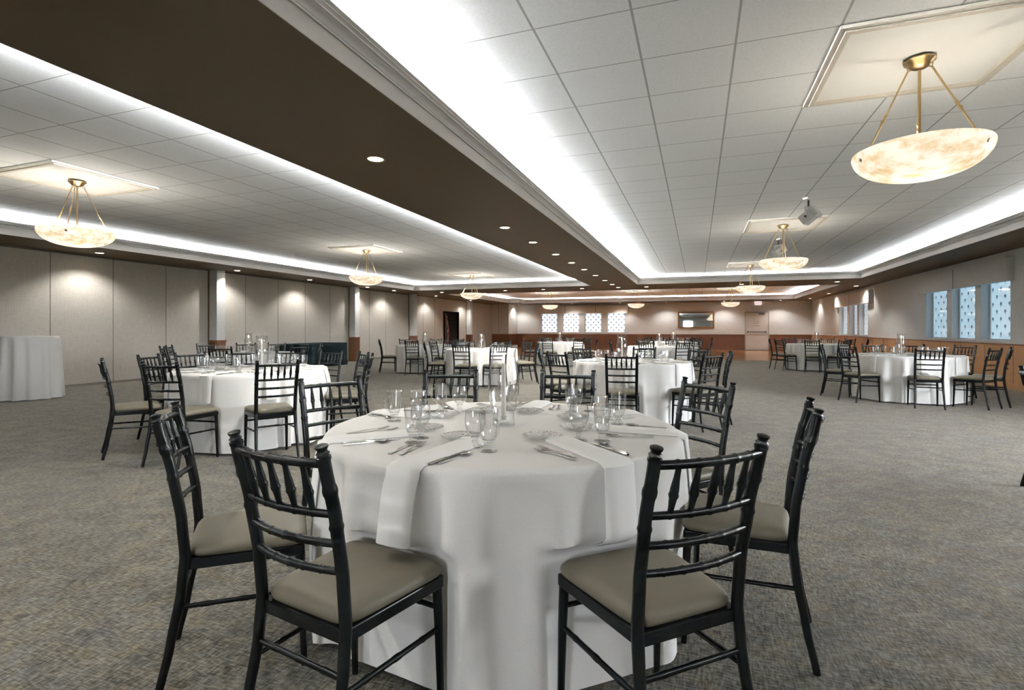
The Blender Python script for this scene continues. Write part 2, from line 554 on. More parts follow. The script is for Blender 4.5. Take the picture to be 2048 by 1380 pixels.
def crown(name, pts, label):
    """fascia and stepped crown run round a tray opening; pts counter-clockwise, opening on the left"""
    prof_f = [(0, HS), (0, HS + 0.128), (0.006, HS + 0.128), (0.006, HS)]
    prof_c = [(0.004, 2.962), (0.016, 2.962), (0.018, 2.972), (0.024, 2.975), (0.030, 2.986), (0.046, 3.000), (0.064, 3.012),
              (0.074, 3.014), (0.076, 3.022), (0.084, 3.030), (0.094, 3.034), (0.096, 3.040), (0.104, 3.046), (0.112, 3.052), (0.112, 3.060),
              (0.100, 3.060), (0.010, 2.990)]
    n = len(pts)
    def loop(prof):
        rows = []
        for d, z in prof:
            row = []
            for i in range(n):
                p0 = Vector(pts[i - 1]); p1 = Vector(pts[i]); p2 = Vector(pts[(i + 1) % n])
                a = (p1 - p0).normalized(); b_ = (p2 - p1).normalized()
                na = Vector((-a.y, a.x)); nb = Vector((-b_.y, b_.x))
                k = 1 + na.dot(nb)
                q = p1 + (na + nb) * (d / k)
                row.append((q.x, q.y, z))
            rows.append(row)
        rows.append(rows[0])
        return MB().grid(rows, closed=True)
    r = loop(prof_c).build(name, 'crown', smooth=25)
    loop(prof_f).build('fascia', 'fascia', r, smooth=0)
    return struct(r, label)
def rect(x0, x1, y0, y1):
    return [(x0, y0), (x1, y0), (x1, y1), (x0, y1)]
crown('trim_7', rect(*TRAYS['right']), 'grey stepped crown moulding round the right tray')
crown('trim_8', rect(*TRAYS['left']), 'grey stepped crown moulding round the left tray')
crown('trim_9', [(-10.9, 21.75), (4.88, 21.75), (4.88, 31.0), (-10.2, 31.0), (-10.2, 30.0), (-10.9, 30.0)], 'grey stepped crown moulding round the far tray')

# cove strips lying on the soffit behind the crown
cv = 0
def cove(x0, x1, y0, y1, where):
    global cv
    cv += 1
    b_ = MB().box(x0, x1, y0, y1, 3.035, 3.055).build('trim_%d' % (50 + cv), 'cove_glow_left' if 'left' in where.split(' of ')[-1] else 'cove_glow', smooth=0)
    struct(b_, 'white cove light strip glowing behind crown ' + where)
for key, (x0, x1, y0, y1) in TRAYS.items():
    g = 0.0; w = 0.05
    cove(x0 - g - w, x0 - g, y0, y1 - (1.3 if key == 'far' else 0), {'right': 'on the beam side of the right tray', 'left': 'along the left wall side of the left tray', 'far': 'at the left end of the far tray'}[key])
    cove(x1 + g, x1 + g + w, y0, y1, {'right': 'along the right wall side of the right tray', 'left': 'on the beam side of the left tray', 'far': 'at the right end of the far tray'}[key])
    xa = x0 + (0.8 if key == 'far' else 0)
    cove(xa, x1, y1 + g, y1 + g + w, {'right': 'at the far end of the right tray', 'left': 'at the far end of the left tray', 'far': 'along the far wall side of the far tray'}[key])

# walls
YD0, YD1, ZD = 24.39, 26.32, 2.18                # doorway in the left wall
PIL = [10.58, 16.62, 21.0, 27.3]
def wall_left():
    mb = MB()
    mb.box(XL - 0.15, XL, YB, YD0, 0, HT); mb.box(XL - 0.15, XL, YD1, YF, 0, HT); mb.box(XL - 0.15, XL, YD0, YD1, ZD, HT)
    w = struct(mb.build('wall_left', 'partition', smooth=0), 'pale grey folding partition panels on the left')
    for y in (-4.0, -1.6, 0.8, 3.3, 5.65, 6.88, 8.10, 9.35, 11.78, 13.04, 14.25, 15.52, 17.9, 19.1, 22.3, 23.5, 28.9, 30.2):
        MB().box(XL, XL + 0.004, y - 0.006, y + 0.006, 0, HS).build('panel_seam', 'seam', w, smooth=0)
    for y in [p - 0.02 for p in PIL] + [31.36]:
        MB().box(XL, XL + 0.02, y - 0.03, y, 0, HS).build('edge_strip', 'brown_edge', w, smooth=0)
wall_left()
MB_track = MB().box(XL, XL + 0.03, YB, 31.3, HS - 0.035, HS).build('trim_10', 'seam', smooth=0)
struct(MB_track, 'dark partition track under the left soffit')
struct(MB().box(XL, XL + 0.012, YB, YD0 - .1, 0, 0.05).build('baseboard_left', 'seam', smooth=0))
for i, y in enumerate(PIL):
    p = MB().box(XL, -12.25, y, y + 0.26, WH, HS).build('trim_%d' % (11 + i), 'wallpaper', smooth=0)
    struct(p, 'grey pilaster with a wood base on the left wall')
    bs = MB().box(XL, -12.235, y - 0.012, y + 0.272, 0, WH - 0.03).build('pilaster_base', 'wainscot', p, smooth=0)
    MB().box(XL, -12.215, y - 0.03, y + 0.29, WH - 0.03, WH + 0.012).build('base_cap', 'cap_rail', p, smooth=0, bevel=0.006)

# door opening: dark vestibule with a flag
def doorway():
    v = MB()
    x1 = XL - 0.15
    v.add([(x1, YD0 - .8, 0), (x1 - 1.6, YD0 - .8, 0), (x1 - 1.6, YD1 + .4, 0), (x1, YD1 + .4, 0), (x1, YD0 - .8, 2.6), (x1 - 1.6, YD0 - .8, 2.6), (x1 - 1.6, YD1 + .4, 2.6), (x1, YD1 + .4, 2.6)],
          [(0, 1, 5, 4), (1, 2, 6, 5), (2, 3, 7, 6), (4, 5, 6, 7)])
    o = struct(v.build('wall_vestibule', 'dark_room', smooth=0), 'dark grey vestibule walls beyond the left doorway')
    d = MB()
    for y0, y1 in ((YD0 - 0.05, YD0), (YD1, YD1 + 0.05)):
        d.box(XL - 0.16, XL + 0.015, y0, y1, 0, ZD + 0.05)
    d.box(XL - 0.16, XL + 0.015, YD0, YD1, ZD, ZD + 0.05)
    f = struct(d.build('door_1', 'door_frame', smooth=0), 'door opening in the left wall')
doorway()
def flag():
    t = empty('flag', (XL - 0.60, 25.9, 0))
    tag(t, 'red and white striped flag draped on a pole inside the dark doorway', 'flag')
    MB().tube([(0, 0, 0.05), (0, 0, 2.12)], 0.014, 10).build('flag_pole', 'brass', t)
    MB().lathe([(0.001, 0), (0.13, 0), (0.13, 0.02), (0.04, 0.05), (0.014, 0.08), (0.001, 0.08)], 20).build('flag_stand', 'dark_metal', t)
    rows = []; uv = []
    n = 26; mz = 16
    for j in range(mz + 1):
        v = j / mz; row = []
        for i in range(n + 1):
            u = i / n
            sp = 0.10 + 0.20 * math.sin(PI * min(1, v * 0.9))
            x = 0.05 * math.sin(u * 9 + v) + 0.03
            y = 0.016 + u * sp + 0.02 * math.sin(u * 14 + 2 * v)
            z = 2.0 - v * 1.45 - u * 0.35 * (1 - 0.3 * v)
            row.append((x, y, z))
        rows.append(row)
    m = MB().grid(rows)
    o = m.build('flag_cloth', 'flag_cloth', t)
    uvl = o.data.uv_layers.new(name='UVMap')
    for lp in o.data.loops:
        co = o.data.vertices[lp.vertex_index].co
        uvl.data[lp.index].uv = (co.y / 0.30 + (2.0 - co.z) * 0.28, co.z)
flag()

def window_wall(name, plane, fixed, a0, a1, openings, z0, z1, out, mat, depth=0.16, label=None):
    """wall slab with window holes. plane 'x': wall at x=fixed running along y."""
    mb = MB()
    def bx(u0, u1, za, zb):
        if plane == 'x':
            mb.box(fixed, fixed + out * 0.2, u0, u1, za, zb)
        else:
            mb.box(u0, u1, fixed, fixed + out * 0.2, za, zb)
    ed = a0
    for o0, o1 in sorted(openings):
        bx(ed, o0, 0, HT); bx(o0, o1, 0, z0); bx(o0, o1, z1, HT)
        ed = o1
    bx(ed, a1, 0, HT)
    return struct(mb.build(name, mat, smooth=0), label)
W_R = [(16.35, 17.70), (14.91, 16.14), (13.47, 14.69), (25.80, 27.19), (24.32, 25.47), (22.94, 24.10), (6.85, 8.20), (5.41, 6.64), (3.97, 5.19)]  # last three openings are unseen, added to let daylight in
W_F = [(-9.73, -8.59), (-8.27, -7.15), (-6.82, -5.70), (-5.38, -4.24)]
window_wall('wall_right', 'x', XR, YB, YF, W_R, 0.96, 2.36, 1, 'wallpaper', label='grey textured wall on the right')
window_wall('wall_far', 'y', YF, XL - 0.15, XR + 0.2, W_F, 1.0, 2.36, 1, 'wallpaper', label='grey textured far wall')
W_B = [(-1.75, -0.55)]  # unseen back window, added as soft fill from the front
window_wall('wall_back', 'y', YB, XL - 0.15, XR + 0.2, W_B, 0.96, 2.36, -1, 'wallpaper', label='grey wall behind the camera')
# boxed corner at the far left
bo = MB().box(XL, -11.38, 31.3, YF, WH, HS).build('wall_corner', 'wallpaper', smooth=0)
struct(bo, 'grey boxed pier in the far left corner')
MB().box(XL, -11.365, 31.285, YF, 0, WH - 0.02).build('pier_base', 'wainscot', bo, smooth=0)
MB().box(XL, -11.35, 31.27, YF, WH - 0.02, WH + 0.012).build('base_cap', 'cap_rail', bo, smooth=0)
MB().box(-12.06, -12.04, 31.292, 31.30, WH, HS).build('panel_seam', 'seam', bo, smooth=0)

wn = 0
def portal(x, y, z, rot, w):
    pd = bpy.data.lights.new('daylight_portal', 'AREA')
    pd.shape = 'RECTANGLE'; pd.size = w if rot[0] else 1.4; pd.size_y = 1.4 if rot[0] else w
    pd.cycles.is_portal = True
    po = bpy.data.objects.new('daylight_portal', pd)
    COL.objects.link(po)
    po.location = (x, y, z); po.rotation_euler = rot
def window(plane, u0, u1, zb, mat, back=False):
    global wn
    wn += 1
    t = empty('window_%d' % wn, (XR, (u0 + u1) / 2, zb) if plane == 'x' else ((u0 + u1) / 2, YF, zb))
    if back:
        t.location.y = YB; t.rotation_euler.z = PI
    struct(t, 'window with a printed roller shade, ' + ('right wall' if plane == 'x' else 'far wall'))  # the added windows share this label but have no shade
    h = (u1 - u0) / 2; H = 2.36 - zb; g = 0.16 if plane == 'x' else 0.07
    def B(mb, a0, a1, d0, d1, z0, z1):
        return mb.box(d0, d1, a0, a1, z0, z1) if plane == 'x' else mb.box(a0, a1, d0, d1, z0, z1)
    f = MB()
    B(f, -h, -h + 0.02, 0.0, g, 0, H); B(f, h - 0.02, h, 0.0, g, 0, H); B(f, -h, h, 0.0, g, H - 0.02, H)
    f.build('jamb', 'jamb', t, smooth=0)
    s = MB(); B(s, -h, h, -0.015, g, -0.005, 0.02); s.build('window_sill', 'jamb', t, smooth=0)
    fr = MB()
    for a0, a1, z0, z1 in ((-h + .02, -h + 0.05, 0.02, H - .02), (h - 0.05, h - .02, 0.02, H - .02), (-h + .05, h - .05, 0.02, 0.05), (-h + .05, h - .05, H - 0.06, H - .02)):
        B(fr, a0, a1, g - 0.005, g + 0.03, z0, z1)
    fr.build('window_frame', 'jamb', t, smooth=0)
    if mat:
        sh = MB(); B(sh, -h + 0.03, h - 0.03, g + 0.016, g + 0.020, 0.03, H); sh.build('shade', mat, t, smooth=0)
    if plane == 'x' or back:
        p = MB(); B(p, -h + 0.05, h - 0.05, g + 0.004, g + 0.007, 0.05, H - .06); p.build('pane', 'glass_pane', t, smooth=0)
for i, (a, b_) in enumerate(W_R):
    window('x', a, b_, 0.96, 'shade_right' if i < 3 else 'shade_right_far' if i < 6 else None)
    if i >= 6:                            # added windows without a shade: daylight comes in here
        portal(XR + 0.2, (a + b_) / 2, 1.66, (0, PI / 2, 0), b_ - a)
for a, b_ in W_B:                          # added fill window behind the camera, no shade
    window('y', a, b_, 0.96, None, True)
    portal((a + b_) / 2, YB - 0.2, 1.66, (PI / 2, 0, 0), b_ - a)
for a, b_ in W_F:
    window('y', a, b_, 1.0, 'shade_far')

def valance(x0, x1, y0, y1, z0, z1, seam_axis, label):
    t = MB().box(x0, x1, y0, y1, z0, z1).build('valance', 'valance_fabric', smooth=0)
    tag(t, label, 'valance', 'fabric valances over the windows')
    if seam_axis == 'y':
        m = y0 + (y1 - y0) * 0.52
        MB().box(x0 - 0.004, x0, m - 0.012, m + 0.012, z0, z1).build('pleat', 'seam', t, smooth=0)
    else:
        for q in (0.33, 0.66):
            m = x0 + (x1 - x0) * q
            MB().box(m - 0.012, m + 0.012, y0 - 0.004, y0, z0, z1).build('pleat', 'seam', t, smooth=0)
valance(5.915, XR, 13.35, 17.82, 2.215, 2.69, 'y', 'grey box valance over the nearer three windows of the right wall')
valance(5.915, XR, 22.35, 27.35, 2.20, 2.69, 'y', 'grey box valance over the farther windows of the right wall')
valance(-10.03, -4.06, YF - 0.14, YF, 2.235, 2.735, 'x', 'long grey box valance over the four windows of the far wall')

# wainscot, cap rails
def wains_r():
    w = struct(MB().box(XR - 0.02, XR, YB, YF, 0.0, WH - 0.02).build('trim_20', 'wainscot_lit', smooth=0), 'brown wood wainscot along the right wall')
    y = -5.7
    while y < YF - 0.3:
        MB().box(XR - 0.024, XR - 0.02, y - 0.006, y + 0.006, 0.12, WH - 0.03).build('panel_joint', 'brown_edge', w, smooth=0)
        y += 1.12
    MB().box(XR - 0.045, XR, YB, YF, WH - 0.022, WH + 0.012).build('cap', 'cap_rail', w, smooth=0, bevel=0.006)
    MB().box(XR - 0.032, XR, YB, YF, 0, 0.12).build('base', 'wainscot_lit', w, smooth=0)
wains_r()
XD0, XD1 = 2.66, 3.82
def wains_f():
    w = MB(); w.box(-11.38, XD0 - .06, YF - 0.02, YF, 0, WH - 0.02); w.box(XD1 + .06, XR, YF - 0.02, YF, 0, WH - 0.02)
    o = struct(w.build('trim_21', 'wainscot', smooth=0), 'dark red brown wainscot along the far wall')
    c = MB(); c.box(-11.38, XD0 - .06, YF - 0.045, YF, WH - 0.022, WH + 0.012); c.box(XD1 + .06, XR - .02, YF - 0.045, YF, WH - 0.022, WH + 0.012)
    c.build('cap', 'cap_rail', o, smooth=0, bevel=0.006)
    b_ = MB(); b_.box(-11.38, XD0 - .06, YF - 0.032, YF, 0, 0.11); b_.box(XD1 + .06, XR - .02, YF - 0.032, YF, 0, 0.11)
    b_.build('base', 'wainscot', o, smooth=0)
wains_f()

def exit_door():
    t = empty('door_2', ((XD0 + XD1) / 2, YF, 0))
    struct(t, 'pale exit door with a panic bar in the far wall')
    h = (XD1 - XD0) / 2
    f = MB()
    f.box(-h - .06, -h, -0.05, 0, 0, 2.24); f.box(h, h + .06, -0.05, 0, 0, 2.24); f.box(-h, h, -0.05, 0, 2.18, 2.24)
    f.build('door_frame', 'door_frame', t, smooth=0, bevel=0.004)
    MB().box(-h + .01, h - .01, -0.035, -0.002, 0.03, 2.17).build('door_leaf', 'door_paint', t, smooth=0)
    MB().box(-h - .06, h + .06, -0.08, 0, 0, 0.025).build('threshold', 'dark_metal', t, smooth=0)
    pb = MB().tube([(-h + .06, -0.10, 1.07), (h - .10, -0.10, 1.07)], 0.022, 10).build('panic_bar', 'dark_metal', t)
    for x in (-h + .09, h - .13):
        MB().box(x - .035, x + .035, -0.10, -0.035, 1.03, 1.11).build('bar_mount', 'dark_metal', pb, smooth=0)
    MB().box(0.08, 0.42, -0.10, -0.035, 2.08, 2.15).build('door_closer', 'dark_metal', t, smooth=0, bevel=0.006)
    MB().box(0.12, 0.40, -0.085, -0.07, 2.02, 2.045).build('closer_arm', 'dark_metal', t, smooth=0)
    for i, (s, z, sz) in enumerate((('EMERGENCY', 1.68, 0.062), ('EXIT', 1.57, 0.135), ('ONLY', 1.43, 0.135))):
        text_mesh('door_lettering', s, sz, 'sign_black', t, (-0.02, -0.0365, z), (PI / 2, 0, 0))
exit_door()
def exit_sign():
    t = MB().box(-0.175, 0.175, -0.06, 0, -0.1, 0.1).build('exit_sign', 'sign_white', loc=(3.30, YF, 2.735), smooth=0, bevel=0.004)
    tag(t, 'white illuminated exit sign with red letters above the exit door', 'sign')
    text_mesh('sign_lettering', 'EXIT', 0.155, 'exit_red', t, (0, -0.062, 0.0), (PI / 2, 0, 0))
exit_sign()
def mirror():
    t = empty('mirror', (-0.08, YF - 0.002, 1.775))
    tag(t, 'wide wood-framed mirror on the far wall beside the exit door', 'mirror')
    w, h, b_ = 1.03, 0.495, 0.085
    f = MB()
    f.box(-w, w, -0.04, 0, h - b_, h); f.box(-w, w, -0.04, 0, -h, -h + b_); f.box(-w, -w + b_, -0.04, 0, -h + b_, h - b_); f.box(w - b_, w, -0.04, 0, -h + b_, h - b_)
    f.build('mirror_frame', 'mirror_frame', t, smooth=0)
    MB().box(-w + b_, w - b_, -0.02, -0.012, -h + b_, h - b_).build('mirror_glass', 'mirror', t, smooth=0)
mirror()

# ------------------------------------------------------------------ pendants
PEND = [(1.46, 4.37, 'nearest on the right, big in the photo'), (1.46, 10.5, 'second of the right tray, before the spotlight'), (1.46, 16.65, 'third of the right tray, by the cross beam'),
        (-7.42, 4.37, 'nearest on the left side'), (-7.42, 10.5, 'second of the left tray'), (-7.42, 16.65, 'third of the left tray, by the cross beam'),
        (-7.25, 26.3, 'in the far tray, before the dotted windows'), (-2.85, 26.3, 'in the middle of the far tray'), (1.46, 26.3, 'in the far tray, left of the exit sign'),
        (1.46, -1.73, 'of the right tray, unseen, added behind the camera'), (-7.42, -1.73, 'of the left tray, unseen, added behind the camera')]  # these two continue the rows unseen, added to light the room
def pendant_proto():
    t = empty('pendant_light', (0, 0, HT))
    MB().lathe([(0.001, -0.012), (0.092, -0.012), (0.095, -0.022), (0.078, -0.034), (0.060, -0.058), (0.035, -0.072), (0.012, -0.078), (0.001, -0.078)], 24,
               mod=lambda a, r, z: 1 + 0.04 * math.cos(8 * a) if r > 0.05 else 1).build('canopy', 'brass', t)
    zr = -0.645
    def bowl(z):  # radius of the bowl at depth z under the rim
        return 0.40 * math.sqrt(max(0.0, 1 - (z / 0.205) ** 1.0)) if z < 0.205 else 0
    outer = []; inner = []
    for i in range(15):
        q = i / 14 * PI / 2 * 0.985
        outer.append((0.40 * math.cos(q) ** 0.85 if q < PI / 2 else 0, zr - 0.195 * math.sin(q)))
    prof = [(r * 0.955, z + 0.012) for r, z in outer[::-1]]
    prof = [(0.001, prof[0][1])] + prof + [(0.385, zr + 0.008), (0.397, zr + 0.008)] + outer + [(0.001, outer[-1][1])]
    MB().lathe(prof, 48).build('bowl', 'alabaster', t, smooth=60)
    for k in range(3):
        a = R(194 + 120 * k)
        c, s = math.cos(a), math.sin(a)
        p0 = Vector((0.075 * c, 0.075 * s, -0.085)); p1 = Vector((0.345 * c, 0.345 * s, zr - 0.01))
        pts = []; rad = []
        for i in range(61):
            u = i / 60
            pts.append(p0.lerp(p1, u))
            rr = 0.0062
            if 0.50 < u < 0.66:
                rr = 0.0085 + 0.0045 * (math.sin((u - 0.5) / 0.16 * PI * 14) > 0) * math.sin((u - 0.5) / 0.16 * PI)
            rad.append(rr)
        rod = MB().tube(pts, rad, 8).build('hanging_rod', 'brass', t)
        ring = [(p0.x * 0.92 + 0.012 * math.sin(q) * c, p0.y * 0.92 + 0.012 * math.sin(q) * s, -0.072 + 0.016 * math.cos(q)) for q in [2 * PI * i / 12 for i in range(13)]]
        MB().tube(ring, 0.003, 6).build('hook', 'brass', rod)
        n = Vector((c, s, -0.55)).normalized()
        q = Vector((0.375 * c, 0.375 * s, zr - 0.045))
        MB().tube([q - n * 0.03, q + n * 0.004, q + n * 0.012, q + n * 0.018], [0.008, 0.014, 0.014, 0.007], 12).build('rim_bolt', 'brass', t)
    MB().tube([(0, 0, -0.07), (0, 0, zr - 0.02)], 0.010, 10).build('stem', 'brass', t)
    MB().tube([(0, 0, zr - 0.02), (0, 0, zr - 0.05)], [0.03, 0.02], 12).build('lamp_holder', 'brass', t)
    lamp('bulb', 'POINT', P_PEND, (1.0, 0.95, 0.86), t, (0, 0, zr - 0.085), shadow_soft_size=0.045)
    return t
proto = pendant_proto(); remember(proto)
for i, (x, y, w) in enumerate(PEND):
    o = proto if i == 0 else copy_tree(proto)
    if x < 0:                             # the left bowls burn brighter
        for c_ in o.children:
            if c_.type == 'LIGHT':
                if i == 3:
                    left_bulb = c_.data.copy(); left_bulb.energy = P_PEND * 2.1
                c_.data = left_bulb
    o.location = (x, y, HT - 0.012)
    tag(o, 'brass pendant with cream alabaster bowl, ' + w, 'pendant light', 'alabaster bowl pendants')
    # moulded ceiling panel over each pendant
    h = 0.615
    p = struct(MB().box(x - h + .06, x + h - .06, y - h + .06, y + h - .06, HT - 0.012, HT).build('trim_%d' % (30 + i), 'panel_white', smooth=0), 'moulded square ceiling panel over a pendant')
    fr = MB()
    for d0, d1, zz in ((0.0, 0.035, 0.022), (0.035, 0.07, 0.034)):
        a = h - d0; b_ = h - d1
        fr.box(x - a, x + a, y - a, y - b_, HT - zz, HT); fr.box(x - a, x + a, y + b_, y + a, HT - zz, HT)
        fr.box(x - a, x - b_, y - b_, y + b_, HT - zz, HT); fr.box(x + b_, x + a, y - b_, y + b_, HT - zz, HT)
    fr.build('panel_moulding', 'panel_mould', p, smooth=0)

# ------------------------------------------------------------------ recessed lamps
def down_proto():
    t = empty('recessed_downlight')
    MB().lathe([(0.070, -0.001), (0.092, -0.001), (0.095, -0.006), (0.088, -0.009), (0.074, -0.007), (0.070, -0.001)], 28).build('trim_ring', 'brass', t)
    MB().lathe([(0.001, -0.003), (0.072, -0.003), (0.072, -0.0015), (0.001, -0.0015)], 28).build('lens', 'lamp_glow', t, smooth=0)
    lamp('lamp', 'SPOT', P_DOWN * 0.12, (1.0, 0.965, 0.90), t, (0, 0, -0.02), spot_size=R(128), spot_blend=0.55, shadow_soft_size=0.03)
    return t
dp = down_proto(); remember(dp)
DOWN = [(-2.88, y, 'on the dark beam, %s' % w) for y, w in zip((4.22, 7.75, 9.25, 10.9, 12.4, 13.9, 15.55, 17.25, 18.85, 20.35),
        ('nearest the camera', 'second from the camera', 'third from the camera', 'fourth from the camera', 'fifth from the camera', 'sixth from the camera', 'seventh from the camera', 'eighth from the camera', 'ninth from the camera', 'where it meets the cross beam'))]
DOWN += [(x, 20.35, 'on the cross beam, ' + w) for x, w in ((-10.5, 'at its left end'), (-7.55, 'second from its left end'), (-5.9, 'third from its left end'), (-4.3, 'left of the long beam'), (-1.82, 'right of the long beam'), (1.5, 'behind the third right pendant'), (4.48, 'at its right end'))]
DOWN += [(5.59, y, 'on the right soffit, ' + w) for y, w in ((22.6, 'above the nearer edge of the far valance'), (26.95, 'above the far edge of the far valance'), (31.0, 'in the far right corner'))]
DOWN += [(-11.93, y, 'on the left soffit, ' + w) for y, w in ((7.45, 'over the first partition'), (10.95, 'just past the first pilaster'), (13.79, 'over the black draped table'), (16.95, 'at the second pilaster'), (18.79, 'over the third partition'), (22.5, 'left of the doorway'), (26.6, 'right of the doorway'))]
DOWN += [(x, 32.2, 'over the far wall, ' + w) for x, w in ((-7.46, 'above the dotted windows'), (-4.45, 'at the right end of the long valance'), (-1.75, 'left of the mirror'), (1.45, 'between mirror and exit door'), (4.35, 'right of the exit door'), (-11.0, 'by the boxed pier'))]
DOWN += [(-2.88, y, 'on the dark beam, added unseen behind the camera, ' + w) for y, w in ((1.1, 'nearest'), (-0.5, 'second'), (-2.1, 'third'), (-3.7, 'last'))]  # unseen lamps continuing the beam row, added to light the near tables
base_lamp = [c_ for c_ in dp.children if c_.type == 'LIGHT'][0].data
def lamp_copy(f):
    d = base_lamp.copy(); d.energy = P_DOWN * f
    return d
LAMP = {'beam': lamp_copy(2.4), 'left': lamp_copy(0.95), 'right': lamp_copy(0.6), 'far': lamp_copy(0.8), 'cross': lamp_copy(0.8)}
for i, (x, y, w) in enumerate(DOWN):
    o = dp if i == 0 else copy_tree(dp)
    kind = 'cross' if x == -2.88 and y < 2 else 'beam' if x == -2.88 else 'left' if x < -11.5 else 'right' if x == 5.59 else 'far' if y > 32 else 'cross'
    for c_ in o.children:
        if c_.type == 'LIGHT':
            c_.data = LAMP[kind]
    o.location = (x, y, HS)
    tag(o, 'round recessed downlight ' + w, 'downlight', 'recessed downlights')

# ------------------------------------------------------------------ ceiling spotlights
def spotlight_proto():
    t = empty('ceiling_spotlight')
    MB().box(-0.10, 0.02, -0.035, 0.035, -0.03, 0.0).build('mount_plate', 'white_metal', t, smooth=0, bevel=0.004)
    MB().tube([(0, 0, -0.02), (0, 0, -0.13)], 0.013, 10).build('stem', 'dark_metal', t)
    y = MB()
    y.box(-0.085, 0.085, -0.016, 0.016, -0.142, -0.128); y.box(-0.092, -0.080, -0.016, 0.016, -0.30, -0.128); y.box(0.080, 0.092, -0.016, 0.016, -0.30, -0.128)
    y.build('yoke', 'white_metal', t, smooth=0, bevel=0.003)
    h = MB(); h.box(-0.075, 0.075, -0.10, 0.10, -0.075, 0.075)
    h.rot(Matrix.Translation((0, 0, -0.27)) @ Matrix.Rotation(R(-35), 4, 'X'))
    head = h.build('lamp_housing', 'white_metal', t, smooth=0, bevel=0.012)
    s = MB(); s.box(-0.085, 0.085, -0.145, -0.10, -0.085, 0.085); s.rot(Matrix.Translation((0, 0, -0.27)) @ Matrix.Rotation(R(-35), 4, 'X'))
    s.build('front_hood', 'white_metal', head, smooth=0, bevel=0.004)
    for x in (-0.098, 0.098):
        MB().tube([(x * 0.9, 0, -0.27), (x * 1.12, 0, -0.27)], 0.014, 12).build('knob', 'dark_metal', t)
    return t
sp_ = spotlight_proto(); remember(sp_)
for i, (x, y, rz, w) in enumerate(((1.52, 8.55, 55, 'before the second right pendant'), (1.60, 12.15, 120, 'partly behind the second right pendant'))):
    o = sp_ if i == 0 else copy_tree(sp_)
    o.location = (x, y, HT); o.rotation_euler.z = R(rz)
    tag(o, 'white swivelling ceiling spotlight ' + w, 'spotlight', 'ceiling spotlights')
# sprinklers
sk = empty('sprinkler_head')
MB().lathe([(0.001, 0), (0.028, 0), (0.028, -0.006), (0.010, -0.010), (0.008, -0.03), (0.001, -0.03)], 16).build('escutcheon', 'steel', sk)
MB().lathe([(0.001, -0.03), (0.018, -0.03), (0.018, -0.033), (0.001, -0.033)], 16).build('deflector', 'steel', sk)
remember(sk)
for i, (x, y, w) in enumerate(((-9.6, 10.6, 'left of the second left pendant'), (-8.55, 11.9, 'near the second left pendant'))):
    o = sk if i == 0 else copy_tree(sk)
    o.location = (x, y, HT)
    tag(o, 'small metal sprinkler head on the tiles ' + w, 'sprinkler', 'sprinkler heads')

